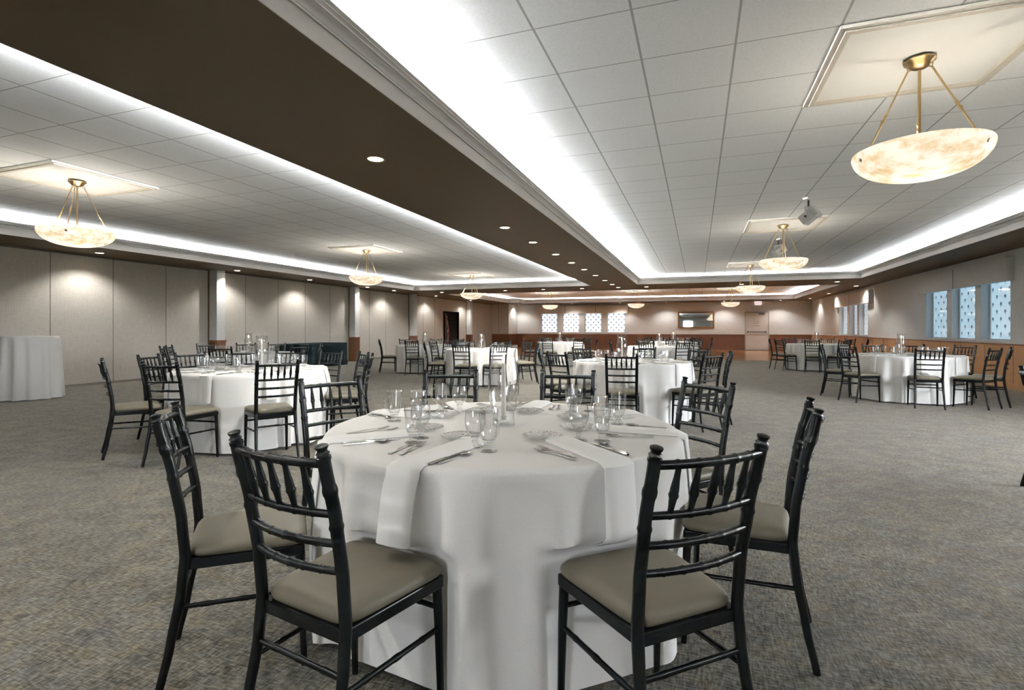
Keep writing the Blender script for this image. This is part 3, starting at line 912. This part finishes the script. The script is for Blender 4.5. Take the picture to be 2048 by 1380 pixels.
# ------------------------------------------------------------------ chiavari chair
HCH = 0.94
POST = [(-0.262, 0.0, 0.184), (-0.228, 0.16, 0.178), (-0.196, 0.34, 0.172), (-0.186, 0.45, 0.170), (-0.196, 0.58, 0.171), (-0.222, 0.74, 0.174), (-0.262, 0.905, 0.176)]
def post_at(z):
    for (y0, z0, x0), (y1, z1, x1) in zip(POST, POST[1:]):
        if z <= z1:
            t = (z - z0) / (z1 - z0)
            s = t * t * (3 - 2 * t) * 0.3 + t * 0.7
            return y0 + (y1 - y0) * s, x0 + (x1 - x0) * s
    return POST[-1][0], POST[-1][2]
def ringed(n, rings, base, width):
    rad = []
    for i in range(n):
        u = i / (n - 1)
        r = base(u)
        for g in rings:
            if abs(u - g) < width:
                r *= 1.16
        rad.append(r)
    return rad
def chair_proto():
    t = empty('chiavari_chair')
    bt = [(0.200, 0.195), (0.165, 0.203), (-0.165, 0.172), (-0.185, 0.158)]
    # seat frame
    fr = MB()
    poly = [(-0.200, 0.190), (0.200, 0.190), (0.200, 0.178), (0.168, -0.190), (-0.168, -0.190), (-0.200, 0.178)]
    fr.prism(poly, 0.402, 0.440).build('seat_frame', 'black_paint', t, smooth=0, bevel=0.004)
    # cushion
    rows = []
    def outline(s, n=40):
        pts = []
        for k in range(n):
            a = 2 * PI * k / n
            c, q = math.cos(a), math.sin(a)
            e = 0.24
            x = math.copysign(abs(c) ** e, c); y = math.copysign(abs(q) ** e, q)
            yy = 0.008 + y * 0.192 * s
            hw = 0.186 + 0.022 * (y * s)
            pts.append((x * hw * s, yy))
        return pts
    for s, z in ((0.95, 0.440), (0.995, 0.446), (1.01, 0.457), (0.995, 0.468), (0.955, 0.477), (0.86, 0.485), (0.66, 0.491), (0.4, 0.494), (0.0005, 0.496)):
        rows.append([(x, y, z) for x, y in outline(s)])
    MB().grid(rows, closed=True).build('seat_cushion', 'vinyl', t, smooth=70)
    for sx in (-1, 1):
        n = 90
        zs = [0.905 * i / (n - 1) for i in range(n)]
        pts = [(sx * post_at(z)[1], post_at(z)[0], z) for z in zs]
        rg = [z / 0.905 for z in (0.545, 0.553, 0.637, 0.645, 0.715, 0.723, 0.815, 0.823, 0.30, 0.308)]
        p = MB().tube(pts, ringed(n, rg, lambda u: 0.0125 + 0.0045 * min(1, u * 2.2) - 0.001 * max(0, u - 0.6), 0.0030), 12).build('back_post', 'black_paint', t, smooth=60)
        y, x = post_at(0.905)
        f = MB().lathe([(0.001, -0.004), (0.0185, -0.004), (0.0185, 0.004), (0.0145, 0.006), (0.0145, 0.010), (0.0175, 0.012), (0.0125, 0.018), (0.0125, 0.021), (0.0165, 0.028), (0.0165, 0.032), (0.010, 0.035), (0.001, 0.035)], 14)
        f.rot(Matrix.Translation((sx * x, y, 0.905)) @ Matrix.Rotation(R(13), 4, 'X'))
        f.build('finial', 'black_paint', p, smooth=50)
        MB().tube([(sx * 0.183, 0.176, 0.41), (sx * 0.187, 0.180, 0.28), (sx * 0.190, 0.188, 0.0)], [0.0165, 0.015, 0.011], 8, phase=PI / 8).build('front_leg', 'black_paint', t, smooth=50)
    def bow(z, x, b=0.028):
        y, xp = post_at(z)
        return (x, y - b * (1 - (x / xp) ** 2), z)
    def rail(name, z, r, rings):
        xp = post_at(z)[1] - 0.010
        n = 61
        pts = [bow(z, -xp + 2 * xp * i / (n - 1)) for i in range(n)]
        MB().tube(pts, ringed(n, rings, lambda u: r, 0.006), 10).build(name, 'black_paint', t, smooth=60)
    rg = (0.14, 0.155, 0.32, 0.335, 0.5, 0.515, 0.67, 0.685, 0.845, 0.86)
    rail('top_rail', 0.890, 0.0120, rg)
    for z in (0.755, 0.676, 0.600):
        rail('back_rail', z, 0.0105, rg)
    for k in range(5):
        x = (k - 2) * 0.0565
        a = Vector(bow(0.760, x)); b_ = Vector(bow(0.885, x))
        n = 26
        pts = [a.lerp(b_, i / (n - 1)) for i in range(n)]
        MB().tube(pts, ringed(n, (0.36, 0.42, 0.62), lambda u: 0.0072 + 0.0042 * math.exp(-((u - 0.45) / 0.26) ** 2), 0.02), 8).build('spindle', 'black_paint', t, smooth=60)
    def st(a, b_):
        n = 31
        pts = [Vector(a).lerp(Vector(b_), i / (n - 1)) for i in range(n)]
        MB().tube(pts, ringed(n, (0.2, 0.23, 0.5, 0.53, 0.78, 0.81), lambda u: 0.0085, 0.012), 8).build('stretcher', 'black_paint', t, smooth=60)
    for sx in (-1, 1):
        y, x = post_at(0.28)
        st((sx * x, y, 0.285), (sx * 0.187, 0.180, 0.272))
    y, x = post_at(0.325)
    st((-x, y, 0.325), (x, y, 0.325))
    st((-0.185, 0.178, 0.338), (0.185, 0.178, 0.338))
    return t
CH = chair_proto(); remember(CH)
chair_used = [False]
CHAIRGROUP = 'black chiavari chairs round the white tables'

def place_chair(fx, fy, face, label, group=CHAIRGROUP):
    """fx, fy: middle between the two finials on the plan; face: direction the sitter looks"""
    o = CH if not chair_used[0] else copy_tree(CH)
    chair_used[0] = True
    c, s = math.cos(face), math.sin(face)
    o.location = (fx + c * 0.262, fy + s * 0.262, 0)
    o.rotation_euler.z = face - PI / 2
    tag(o, label, 'chair', group)
    return o

# ------------------------------------------------------------------ tableware
def goblet_proto():
    t = empty('water_goblet')
    MB().lathe([(0.001, 0), (0.034, 0), (0.035, 0.003), (0.026, 0.007), (0.013, 0.012), (0.010, 0.016), (0.014, 0.021), (0.010, 0.026), (0.013, 0.032), (0.017, 0.037), (0.012, 0.043), (0.001, 0.045)], 28).build('stem', 'glass_cut', t)
    out = [(0.010, 0.044), (0.022, 0.050), (0.033, 0.065), (0.0395, 0.085), (0.0405, 0.102), (0.0385, 0.122), (0.0365, 0.140)]
    inn = [(0.0345, 0.140), (0.0368, 0.122), (0.0385, 0.102), (0.0375, 0.085), (0.031, 0.067), (0.020, 0.053), (0.001, 0.048)]
    MB().lathe(out + inn, 32).build('bowl', 'glass_wall', t, smooth=70)
    return t
def mug_proto():
    t = empty('glass_mug')
    MB().lathe([(0.001, 0), (0.033, 0), (0.034, 0.004), (0.024, 0.008), (0.015, 0.014), (0.013, 0.020), (0.018, 0.027), (0.018, 0.031), (0.001, 0.034)], 28).build('foot', 'glass_cut', t)
    out = [(0.016, 0.032), (0.025, 0.040), (0.029, 0.055), (0.031, 0.075), (0.0335, 0.105), (0.0365, 0.147)]
    inn = [(0.034, 0.147), (0.031, 0.105), (0.0285, 0.075), (0.026, 0.055), (0.021, 0.043), (0.001, 0.040)]
    MB().lathe(out + inn, 32).build('body', 'glass_wall', t, smooth=70)
    h = []
    for i in range(15):
        a = PI * (0.5 - i / 14)
        h.append((0.029 + 0.026 * max(0, math.cos(a)) ** 0.7 + 0.003 * (a > 0), 0, 0.090 + 0.032 * math.sin(a)))
    MB().tube(h, 0.0048, 8, squash=1.2).build('handle', 'glass_cut', t)
    return t
def plate_proto():
    t = MB()
    n = 48
    sc = lambda a, r, z: 1 + (0.035 * math.cos(12 * a) if r > 0.055 else 0)
    t.lathe([(0.001, 0.002), (0.046, 0.002), (0.050, 0.0), (0.054, 0.004), (0.066, 0.010), (0.080, 0.017), (0.082, 0.019), (0.079, 0.020), (0.064, 0.014), (0.050, 0.008), (0.040, 0.006), (0.001, 0.006)], 72, mod=sc)
    return t.build('dessert_plate', 'glass_cut', smooth=50)
def fork_proto():
    m = MB()
    hd = [(-0.095, 0.0065, 0.004), (-0.085, 0.0078, 0.004), (-0.04, 0.0050, 0.005), (0.0, 0.0030, 0.007), (0.035, 0.0030, 0.006), (0.046, 0.009, 0.005), (0.056, 0.0115, 0.004)]
    for (y0, w0, z0), (y1, w1, z1) in zip(hd, hd[1:]):
        m.add([(-w0, y0, z0 - .001), (w0, y0, z0 - .001), (w1, y1, z1 - .001), (-w1, y1, z1 - .001), (-w0, y0, z0 + .001), (w0, y0, z0 + .001), (w1, y1, z1 + .001), (-w1, y1, z1 + .001)],
              [(0, 1, 2, 3), (7, 6, 5, 4), (0, 4, 5, 1), (1, 5, 6, 2), (2, 6, 7, 3), (3, 7, 4, 0)])
    for k in range(4):
        x = -0.0096 + 0.0064 * k
        pts = [(x, 0.054, 0.004), (x, 0.075, 0.005), (x, 0.100, 0.010)]
        m.tube(pts, [0.0022, 0.0019, 0.0012], 6, squash=0.7)
    return m.build('fork', 'steel', smooth=50)
def knife_proto():
    m = MB()
    sec = [(-0.11, 0.007, 0.004), (-0.10, 0.009, 0.005), (-0.03, 0.0065, 0.0045), (-0.02, 0.006, 0.004), (0.0, 0.009, 0.0012), (0.08, 0.0095, 0.001), (0.10, 0.006, 0.001), (0.11, 0.001, 0.0008)]
    rows = []
    for y, w, h in sec:
        rows.append([(-w, y, 0.0045), (0, y, 0.0045 + h), (w, y, 0.0045), (0, y, 0.0045 - min(h, .004))])
    m.grid(rows, closed=True)
    return m.build('table_knife', 'steel', smooth=50)
def spoon_proto():
    m = MB()
    sec = [(-0.09, 0.0065), (-0.08, 0.0078), (-0.03, 0.0045), (0.015, 0.0028), (0.035, 0.0032)]
    rows = []
    for y, w in sec:
        rows.append([(-w, y, 0.005), (0, y, 0.0068), (w, y, 0.005), (0, y, 0.0035)])
    m.grid(rows, closed=True)
    rows = []
    for i in range(9):
        r = i / 8; row = []
        for k in range(20):
            a = 2 * PI * k / 20
            row.append((0.0175 * r * math.cos(a), 0.062 + 0.029 * r * math.sin(a), 0.003 + 0.007 * r * r))
        rows.append(row)
    m.grid(rows, closed=True)
    rows = [[(x, y, z - 0.0014) for x, y, z in r_] for r_ in rows]
    m.grid(rows, closed=True)
    return m.build('spoon', 'steel', smooth=60)
def hurricane_proto():
    t = empty('hurricane_vase')
    out = [(0.052, 0.0), (0.054, 0.003), (0.050, 0.030), (0.050, 0.055), (0.058, 0.080), (0.068, 0.125), (0.073, 0.175), (0.072, 0.22), (0.064, 0.27), (0.056, 0.31), (0.056, 0.335), (0.064, 0.372)]
    inn = [(r - 0.0025, z) for r, z in out[::-1]]
    MB().lathe(out + inn + [out[0]], 44).build('glass_chimney', 'glass_wall', t, smooth=70)
    MB().lathe([(0.001, 0.003), (0.030, 0.003), (0.028, 0.010), (0.016, 0.016), (0.014, 0.034), (0.018, 0.040), (0.012, 0.042), (0.0115, 0.024), (0.001, 0.024)], 24).build('candle_cup', 'glass_cut', t)
    return t
def candle_proto():
    t = empty('taper_candle')
    MB().lathe([(0.001, 0.0), (0.0110, 0.0), (0.0110, 0.03), (0.0102, 0.15), (0.0088, 0.258), (0.007, 0.264), (0.001, 0.262)], 20).build('wax_taper', 'wax', t, smooth=60)
    MB().tube([(0, 0, 0.26), (0.0005, 0, 0.272)], 0.0010, 6).build('wick', 'wick', t)
    MB().lathe([(0.0005, 0.266), (0.0035, 0.271), (0.0052, 0.279), (0.0045, 0.288), (0.0022, 0.298), (0.0004, 0.308)], 14).build('flame', 'flame', t, smooth=70)
    return t
PROTO = {'gob': goblet_proto(), 'mug': mug_proto(), 'plate': plate_proto(), 'fork': fork_proto(), 'knife': knife_proto(), 'spoon': spoon_proto(), 'hur': hurricane_proto(), 'can': candle_proto()}
for p in PROTO.values():
    remember(p)
USED = set()
def put(key, loc, rz, label, cat, group):
    p = PROTO[key]
    if key in USED:
        p = copy_tree(p)
    else:
        USED.add(key)
    p.location = loc; p.rotation_euler = (0, 0, rz)
    return tag(p, label, cat, group)

# ------------------------------------------------------------------ tables
ZT, RT = 0.775, 0.785
WIND = ['right', 'right slightly back', 'back right', 'back slightly right', 'back', 'back slightly left', 'back left', 'left slightly back',
        'left', 'left slightly front', 'front left', 'front slightly left', 'front', 'front slightly right', 'front right', 'right slightly front']
def wind_names(center, pts):
    cx, cy_ = center
    d = math.hypot(cx, cy_)
    ax, ay = cx / d, cy_ / d              # away from the camera
    rx, ry = ay, -ax                      # to the right
    ang = [math.degrees(math.atan2((p[0] - cx) * ax + (p[1] - cy_) * ay, (p[0] - cx) * rx + (p[1] - cy_) * ry)) % 360 for p in pts]
    free = set(range(16)); res = [None] * len(pts)
    pairs = sorted((min(abs(a - 22.5 * k), 360 - abs(a - 22.5 * k)), i, k) for i, a in enumerate(ang) for k in range(16))
    for _, i, k in pairs:
        if res[i] is None and k in free:
            res[i] = k; free.discard(k)
    return [WIND[k] for k in res]

class Cloth:
    def __init__(s, c, chairs, seed, amp=1.0):
        s.c = c
        rnd = random.Random(seed)
        s.h = []
        n = 15 + rnd.randint(0, 3)
        s.w = [(n, rnd.uniform(0, 6.28), 0.55), (n + 5, rnd.uniform(0, 6.28), 0.32), (n - 4, rnd.uniform(0, 6.28), 0.35), (5, rnd.uniform(0, 6.28), 0.3), (23, rnd.uniform(0, 6.28), 0.16)]
        s.amp = amp
        s.ch = chairs                     # (origin x, y, facing angle)
        s.hem = [(rnd.uniform(0, 6.28), rnd.choice((2, 3, 5))) for _ in range(3)]
    def fold(s, a):
        a2 = a + 0.10 * math.sin(3 * a + s.w[0][1]) + 0.05 * math.sin(7 * a + s.w[1][1])
        v = sum(k * math.sin(n * a2 + p) for n, p, k in s.w)
        v = math.tanh(v * 1.5)
        return v * (0.65 + 0.35 * math.sin(2 * a + s.w[2][1]))
    def r(s, a, z):
        t = max(0.0, min(1.0, (ZT - 0.03 - z) / 0.72))
        f = s.fold(a)
        rr = RT + 0.006 + s.amp * (0.030 * t + 0.085 * t ** 0.5 * f) + 0.004
        # seats push the hanging cloth in
        for ox, oy, fa in s.ch:
            c, q = math.cos(fa), math.sin(fa)
            dx = s.c[0] + math.cos(a) * rr - ox; dy = s.c[1] + math.sin(a) * rr - oy
            fx = dx * c + dy * q; sx = -dx * q + dy * c
            lim = 0.222
            if fx < lim and abs(sx) < 0.30 and fx > -0.5:
                # distance to move inward (toward centre, roughly along the facing direction)
                need = (lim - fx)
                wz = 1.0 if z < 0.497 else max(0.0, 1 - (z - 0.497) / 0.03)
                wx = 1.0 if abs(sx) < 0.225 else max(0.0, 1 - (abs(sx) - 0.225) / 0.075)
                rr -= need * wz * wx
        return max(rr, 0.45)
    def mesh(s, n=288, nz=26):
        mb = MB(); rows = []
        rows.append([(1e-4 * math.cos(2 * PI * k / n), 1e-4 * math.sin(2 * PI * k / n), ZT) for k in range(n)])
        for rr in (0.2, 0.45, 0.65, 0.75, RT - 0.012):
            rows.append([(rr * math.cos(2 * PI * k / n), rr * math.sin(2 * PI * k / n), ZT) for k in range(n)])
        for q in (0.35, 0.7):
            rows.append([((RT - 0.012 + 0.018 * math.sin(q * PI / 2)) * math.cos(2 * PI * k / n), (RT - 0.012 + 0.018 * math.sin(q * PI / 2)) * math.sin(2 * PI * k / n), ZT - 0.016 * (1 - math.cos(q * PI / 2))) for k in range(n)])
        for j in range(nz + 1):
            row = []
            for k in range(n):
                a = 2 * PI * k / n
                bot = 0.012 + 0.012 * (1 + sum(math.sin(m * a + p) for p, m in s.hem) / 3)
                z = (ZT - 0.018) + (bot - (ZT - 0.018)) * (j / nz)
                rr = s.r(a, z)
                row.append((rr * math.cos(a), rr * math.sin(a), z))
            rows.append(row)
        return mb.grid(rows, closed=True)

def napkin(cl, a, off, r0, drop, width, seed):
    """folded napkin lying on the cloth and hanging over the edge at angle a; off: sideways shift"""
    rnd = random.Random(seed)
    c, s = math.cos(a), math.sin(a)
    n = 8
    path = []
    L = RT - r0
    for i in range(9):
        path.append(('top', r0 + (RT - 0.015 - r0) * i / 8))
    for i in range(13):
        path.append(('hang', ZT - 0.012 - drop * i / 12))
    top = []; bot = []
    sk = rnd.uniform(-0.02, 0.02)
    for idx, (kind, v) in enumerate(path):
        rt = []; rb = []
        for k in range(n + 1):
            u = (k / n - 0.5) * width
            puff = 0.005 + 0.009 * (1 - (2 * k / n - 1) ** 4)
            if kind == 'top':
                x = v; y = off + u + sk * (RT - v)
                zt, zb = ZT + puff + 0.006 * math.exp(-(v - r0) * 18), ZT + 0.0015
                rt.append((x * c - y * s, x * s + y * c, zt)); rb.append((x * c - y * s, x * s + y * c, zb))
            else:
                y = off + u
                aa = a + math.atan2(y, RT)
                e = max(cl.r(aa + da, v) for da in (-0.06, 0.0, 0.06)) + 0.006
                t = (ZT - 0.012 - v) / drop
                if t < 0.12:
                    e = max(e, RT + 0.008)
                x = e * math.cos(math.atan2(y, RT))
                w = puff * (1 - 0.3 * t)
                rt.append(((x + w) * c - y * s, (x + w) * s + y * c, v - 0.0 + (0.006 if t == 0 else 0))); rb.append((x * c - y * s, x * s + y * c, v))
        top.append(rt); bot.append(rb)
    m = MB()
    rows = [t_ + b_[::-1] for t_, b_ in zip(top, bot)]
    m.grid(rows, closed=True)
    k = 2 * (n + 1)
    o = len(m.v) - len(rows) * k
    m.f.append(tuple(range(o, o + k))); m.f.append(tuple(o + (len(rows) - 1) * k + i for i in range(k)))
    return m

def setting(cl, a, nm, td, level, seed):
    cx, cy_ = cl.c
    rnd = random.Random(seed)
    c, s = math.cos(a), math.sin(a)
    def P(r, t, z=ZT):
        return (cx + r * c - t * s, cy_ + r * s + t * c, z)
    j = lambda q: rnd.uniform(-q, q)
    place = 'at %s, %s' % (td, nm)
    put('gob', P(0.43 + j(.02), 0.115 + j(.02)), j(3), 'stemmed clear water goblet ' + place, 'goblet', 'water goblets on ' + td)
    put('mug', P(0.485 + j(.02), 0.195 + j(.015)), a + PI / 2 + j(.5), 'footed clear glass mug with handle ' + place, 'mug', 'glass mugs on ' + td)
    m = napkin(cl, a, 0.055 + j(.012), 0.40 + j(.02), 0.255 + j(.015), 0.125, seed)
    o = m.build('napkin', 'napkin_linen', loc=(cx, cy_, 0), smooth=60)
    tag(o, 'folded white napkin hanging over the edge ' + place, 'napkin', 'white napkins on ' + td)
    if level < 1:
        return
    put('plate', P(0.36 + j(.015), 0.0 + j(.012)), a, 'scalloped clear glass plate ' + place, 'plate', 'glass plates on ' + td)
    # handles lie toward the table edge
    rz = a + PI / 2
    put('fork', P(0.585 + j(.015), -0.062 + j(.008)), rz + 0.22 + j(.1), 'steel fork next to the napkin ' + place, 'fork', 'forks on ' + td)
    put('fork', P(0.600 + j(.015), -0.096 + j(.008)), rz + 0.25 + j(.08), 'steel outer fork, farther from the napkin, ' + place, 'fork', 'forks on ' + td)
    put('knife', P(0.625 + j(.015), 0.133 + j(.005)), rz + j(.06), 'steel knife right of the napkin ' + place, 'knife', 'knives on ' + td)
    put('spoon', P(0.630 + j(.015), 0.160 + j(.005)), rz + j(.1), 'steel spoon beside the knife ' + place, 'spoon', 'spoons on ' + td)

def ring_pos(px, c, r, side):
    """point on the circle round c that the survey sights at column px; side n(ear), f(ar) or t(angent)"""
    rx, ry = ray(px)
    L = math.hypot(rx, ry); rx /= L; ry /= L
    b_ = rx * c[0] + ry * c[1]
    q = c[0] ** 2 + c[1] ** 2 - r * r
    disc = b_ * b_ - q
    if disc <= 0.02 or side == 't':
        return (rx * b_, ry * b_)
    k = b_ - math.sqrt(disc) if side == 'n' else b_ + math.sqrt(disc)
    return (rx * k, ry * k)

def finial_pos(p, q):
    """two finial tops (pixels) at chair height -> plan midpoint and the two headings of the back"""
    out = []
    for px, py in (p, q):
        d = FPX * (HC - HCH) / (py - PY0)
        out.append(at_depth(px, d))
    (x0, y0), (x1, y1) = out
    return ((x0 + x1) / 2, (y0 + y1) / 2), math.atan2(y1 - y0, x1 - x0)

TABLES = {
 'T1': dict(c=(-0.85, 2.27), desc='large front table', lv=2, fin=[((471, 859.6), (649.6, 887.8)), ((315.7, 827.8), (354, 801)), ((607, 756.7), (714.7, 750)), ((849.7, 739.3), (953, 739)),
            ((1084.3, 739), (1188, 740.3)), ((1370, 753.4), (1462.6, 764)), ((1617.8, 793.7), (1633.5, 816)), ((1307.6, 890.3), (1523.8, 867))]),
 'T2': dict(c=(-4.70, 4.52), desc='left foreground table', lv=2, fix=[(-5.37, 3.38, 58), (-5.91, 4.21, 22)], ring=[(320, 'n'), (556, 'n'), (718, 't'), (735, 'f'), (435, 'f'), (483, 'f'), (562, 'f'), (638, 'f')]),
 'T7': dict(c=(-0.87, 7.42), desc='second middle table', lv=1, ring=[(1085, 't'), (1113, 'n'), (1243, 'n'), (1426, 'n'), (1453, 't'), (1399, 'f'), (1289, 'f'), (1163, 'f')]),
 'T11': dict(c=(3.45, 10.88), desc='right window-side table', lv=1, ring=[(1653, 't'), (1694, 'n'), (1860, 'n'), (1992, 'n'), (2021, 't'), (1930, 'f'), (1825, 'f'), (1744, 'f')]),
 'T3': dict(c=(-7.97, 7.57), desc='rear left table', lv=0, ring=[(319, 't'), (337, 't'), (412, 'f'), (500, 'f'), (546, 'f'), (628, 't'), (600, 'n'), (440, 'n')]),
 'T4': dict(c=(-7.40, 13.3), desc='table before dark doorway', lv=0, ring=[(773, 't'), (823, 'n'), (899, 'n'), (809, 'f'), (872, 'f'), (920, 'f'), (939, 't')]),
 'T5': dict(c=(-4.62, 10.9), desc='table behind big candle', lv=0, ring=[(857, 't'), (866, 'f'), (921, 'n'), (998, 'n'), (1063, 't'), (1055, 'f'), (1008, 'f'), (935, 'f')]),
 'T6': dict(c=(-4.50, 17.6), desc='table under dotted windows', lv=0, ring=[(1046, 't'), (1094, 'n'), (1158, 'n'), (1176, 'f'), (1193, 't'), (1130, 'f'), (1085, 'f')]),
 'T8': dict(c=(-0.94, 14.2), desc='third middle table', lv=0, ring=[(1224, 't'), (1292, 'n'), (1367, 'n'), (1412, 't'), (1345, 'f'), (1296, 'f'), (1395, 'f')]),
 'T9': dict(c=(-0.80, 19.3), desc='farthest middle table', lv=0, ring=[(1275, 't'), (1343, 'n'), (1296, 'f'), (1391, 'f'), (1419, 't'), (1380, 'n'), (1330, 'f')]),
 'T10': dict(c=(3.40, 17.9), desc='far right corner table', lv=0, ring=[(1541, 't'), (1557, 'n'), (1624, 'n'), (1718, 't'), (1690, 'n'), (1579, 'f'), (1655, 'f'), (1700, 'f')]),
}
HUR_OFF = {'T7': (-0.13, 0.0), 'T2': (0.03, 0.1), 'T11': (-0.05, 0.1)}
seed = 11
for tk, T in TABLES.items():
    c = T['c']
    info = []
    RC = T.get('r', 1.28)
    if 'fin' in T:
        for p, q in T['fin']:
            mid, ang = finial_pos(p, q)
            f = ang + PI / 2
            if (c[0] - mid[0]) * math.cos(f) + (c[1] - mid[1]) * math.sin(f) < 0:
                f += PI
            info.append((mid, f))
    else:
        rnd = random.Random(seed)
        ang = []
        for px, side in T['ring']:
            mid = ring_pos(px, c, RC, side)
            ang.append([math.atan2(mid[1] - c[1], mid[0] - c[0]), max(RC, min(1.5, math.hypot(mid[0] - c[0], mid[1] - c[1])))])
        for _ in range(60):
            od = sorted(range(len(ang)), key=lambda i: ang[i][0])
            for q in range(len(od)):
                i, k = od[q], od[(q + 1) % len(od)]
                d = (ang[k][0] - ang[i][0]) % (2 * PI)
                if d < 0.47:
                    ang[i][0] -= (0.47 - d) / 2; ang[k][0] += (0.47 - d) / 2
        for fx_, fy_, fd_ in T.get('fix', []):
            info.append(((fx_, fy_), R(fd_)))
        for a_, r_ in ang:
            mid = (c[0] + r_ * math.cos(a_), c[1] + r_ * math.sin(a_))
            f = math.atan2(c[1] - mid[1], c[0] - mid[0]) + rnd.uniform(-0.1, 0.1)
            info.append((mid, f))
    names = wind_names(c, [m_ for m_, _ in info])
    org = []
    for (mid, f), nm in zip(info, names):
        o = place_chair(mid[0], mid[1], f, 'black bamboo-style chair with taupe seat at %s, %s' % (T['desc'], nm))
        org.append((o.location.x, o.location.y, f))
    cl = Cloth(c, org, seed)
    o = cl.mesh().build('tablecloth', 'linen', loc=(c[0], c[1], 0), smooth=60)
    tag(o, 'white floor-length cloth draped over the ' + T['desc'], 'tablecloth', 'white cloths on the round tables')
    ho = HUR_OFF.get(tk, (0, 0))
    put('hur', (c[0] + ho[0], c[1] + ho[1], ZT), 0, 'clear glass hurricane vase round a candle on the ' + T['desc'], 'vase', 'glass hurricane vases')
    put('can', (c[0] + ho[0], c[1] + ho[1], ZT + 0.024), 0, 'lit white taper candle in the glass on the ' + T['desc'], 'candle', 'lit taper candles')
    # places are laid in front of the chairs
    angs = [math.atan2(m_[1] - c[1], m_[0] - c[0]) for m_, _ in info]
    order = sorted(range(len(angs)), key=lambda i: angs[i])
    # even the places out a little so that no two overlap
    av = [angs[i] for i in order]
    mind = 2 * PI / max(len(av), 8) * 0.86
    for _ in range(40):
        for i in range(len(av)):
            k = (i + 1) % len(av)
            d = (av[k] - av[i]) % (2 * PI)
            if d < mind:
                av[i] -= (mind - d) / 2; av[k] += (mind - d) / 2
    for i, a in zip(order, av):
        setting(cl, a, names[i], T['desc'], T['lv'], seed * 100 + i)
    seed += 7

# one more chair, cut by the right edge of the photograph
mx_, my_ = at_depth(2052, 3.9)
place_chair(mx_, my_, R(-18), 'black bamboo-style chair cut off by the right edge of the photo')

# leg of the folding table showing under the right-hand cloth
def folding_table():
    c = TABLES['T11']['c']
    t = empty('folding_table', (c[0], c[1], 0))
    tag(t, 'round folding table whose black foot shows under the right-hand cloth', 'table')
    MB().lathe([(0.001, ZT - 0.03), (RT - 0.03, ZT - 0.03), (RT - 0.025, ZT - 0.006), (0.001, ZT - 0.006)], 64).build('tabletop', 'tan_post', t, smooth=40)
    fx, fy = at_depth(1946, FPX * HC / (806 - PY0))
    dx, dy = fx - c[0], fy - c[1]
    L = math.hypot(dx, dy); ux, uy = dx / L, dy / L
    for sx, sy in ((1, 0), (-1, 0)):
        px, py = -uy * 0.35 * sx, ux * 0.35 * sx
        MB().tube([(px * 0.7, py * 0.7, ZT - 0.03), (px, py, 0.03)], 0.016, 10).build('leg', 'dark_metal', t)
    lg = MB().tube([(ux * 0.35, uy * 0.35, ZT - 0.03), (ux * 0.55, uy * 0.55, 0.10), (ux * L, uy * L, 0.105)], 0.014, 8).build('leg', 'dark_metal', t)
    MB().tube([(ux * L, uy * L, 0.115), (ux * L, uy * L, 0.0)], [0.022, 0.026], 10).build('foot', 'dark_metal', lg)
folding_table()

# tall round table with a white floor-length cloth at the left edge
def tall_table():
    c = (-11.12, 5.80)
    n = 192; H = 1.10; r0 = 0.405
    rows = [[(1e-4 * math.cos(2 * PI * k / n), 1e-4 * math.sin(2 * PI * k / n), H) for k in range(n)],
            [((r0 - 0.01) * math.cos(2 * PI * k / n), (r0 - 0.01) * math.sin(2 * PI * k / n), H) for k in range(n)]]
    for j in range(25):
        t = j / 24; z = H - 0.008 - (H - 0.02) * t
        row = []
        for k in range(n):
            a = 2 * PI * k / n
            f = math.sin(13 * a + 0.7) * 0.6 + math.sin(8 * a + 2) * 0.35 + 0.2 * math.sin(21 * a)
            rr = r0 + 0.045 * t + 0.050 * math.tanh(1.6 * f) * t ** 0.4
            row.append((rr * math.cos(a), rr * math.sin(a), z))
        rows.append(row)
    o = MB().grid(rows, closed=True).build('tablecloth', 'linen', loc=(c[0], c[1], 0), smooth=60)
    tag(o, 'white pleated cloth over the tall round table at the left edge', 'tablecloth', 'white cloths on the round tables')
tall_table()

# black draped buffet table against the left wall
def black_table():
    x0, x1, y0, y1, H = -12.36, -11.42, 12.75, 15.05, 0.765
    cx, cy_ = (x0 + x1) / 2, (y0 + y1) / 2
    hx, hy = (x1 - x0) / 2, (y1 - y0) / 2
    per = []
    def edge(ax, ay, bx, by, n):
        for i in range(n):
            t = i / n
            per.append((ax + (bx - ax) * t, ay + (by - ay) * t))
    edge(-hx, -hy, hx, -hy, 24); edge(hx, -hy, hx, hy, 60); edge(hx, hy, -hx, hy, 24); edge(-hx, hy, -hx, -hy, 60)
    rows = [[(0.001 * x, 0.001 * y, H) for x, y in per], [(x * 0.985, y * 0.99, H) for x, y in per]]
    for j in range(13):
        t = j / 12
        row = []
        for i, (x, y) in enumerate(per):
            f = 1 + t * 0.02 * math.sin(i * 0.6) + 0.015 * t
            row.append((x * f if x > 0 else x, y * (1 + 0.01 * t + t * 0.008 * math.sin(i * 0.6)), H - 0.006 - (H - 0.012) * t))
        rows.append(row)
    o = MB().grid(rows, closed=True).build('tablecloth', 'black_cloth', loc=(cx, cy_, 0), smooth=50)
    tag(o, 'black floor-length cloth over the long table by the left wall', 'tablecloth')
black_table()
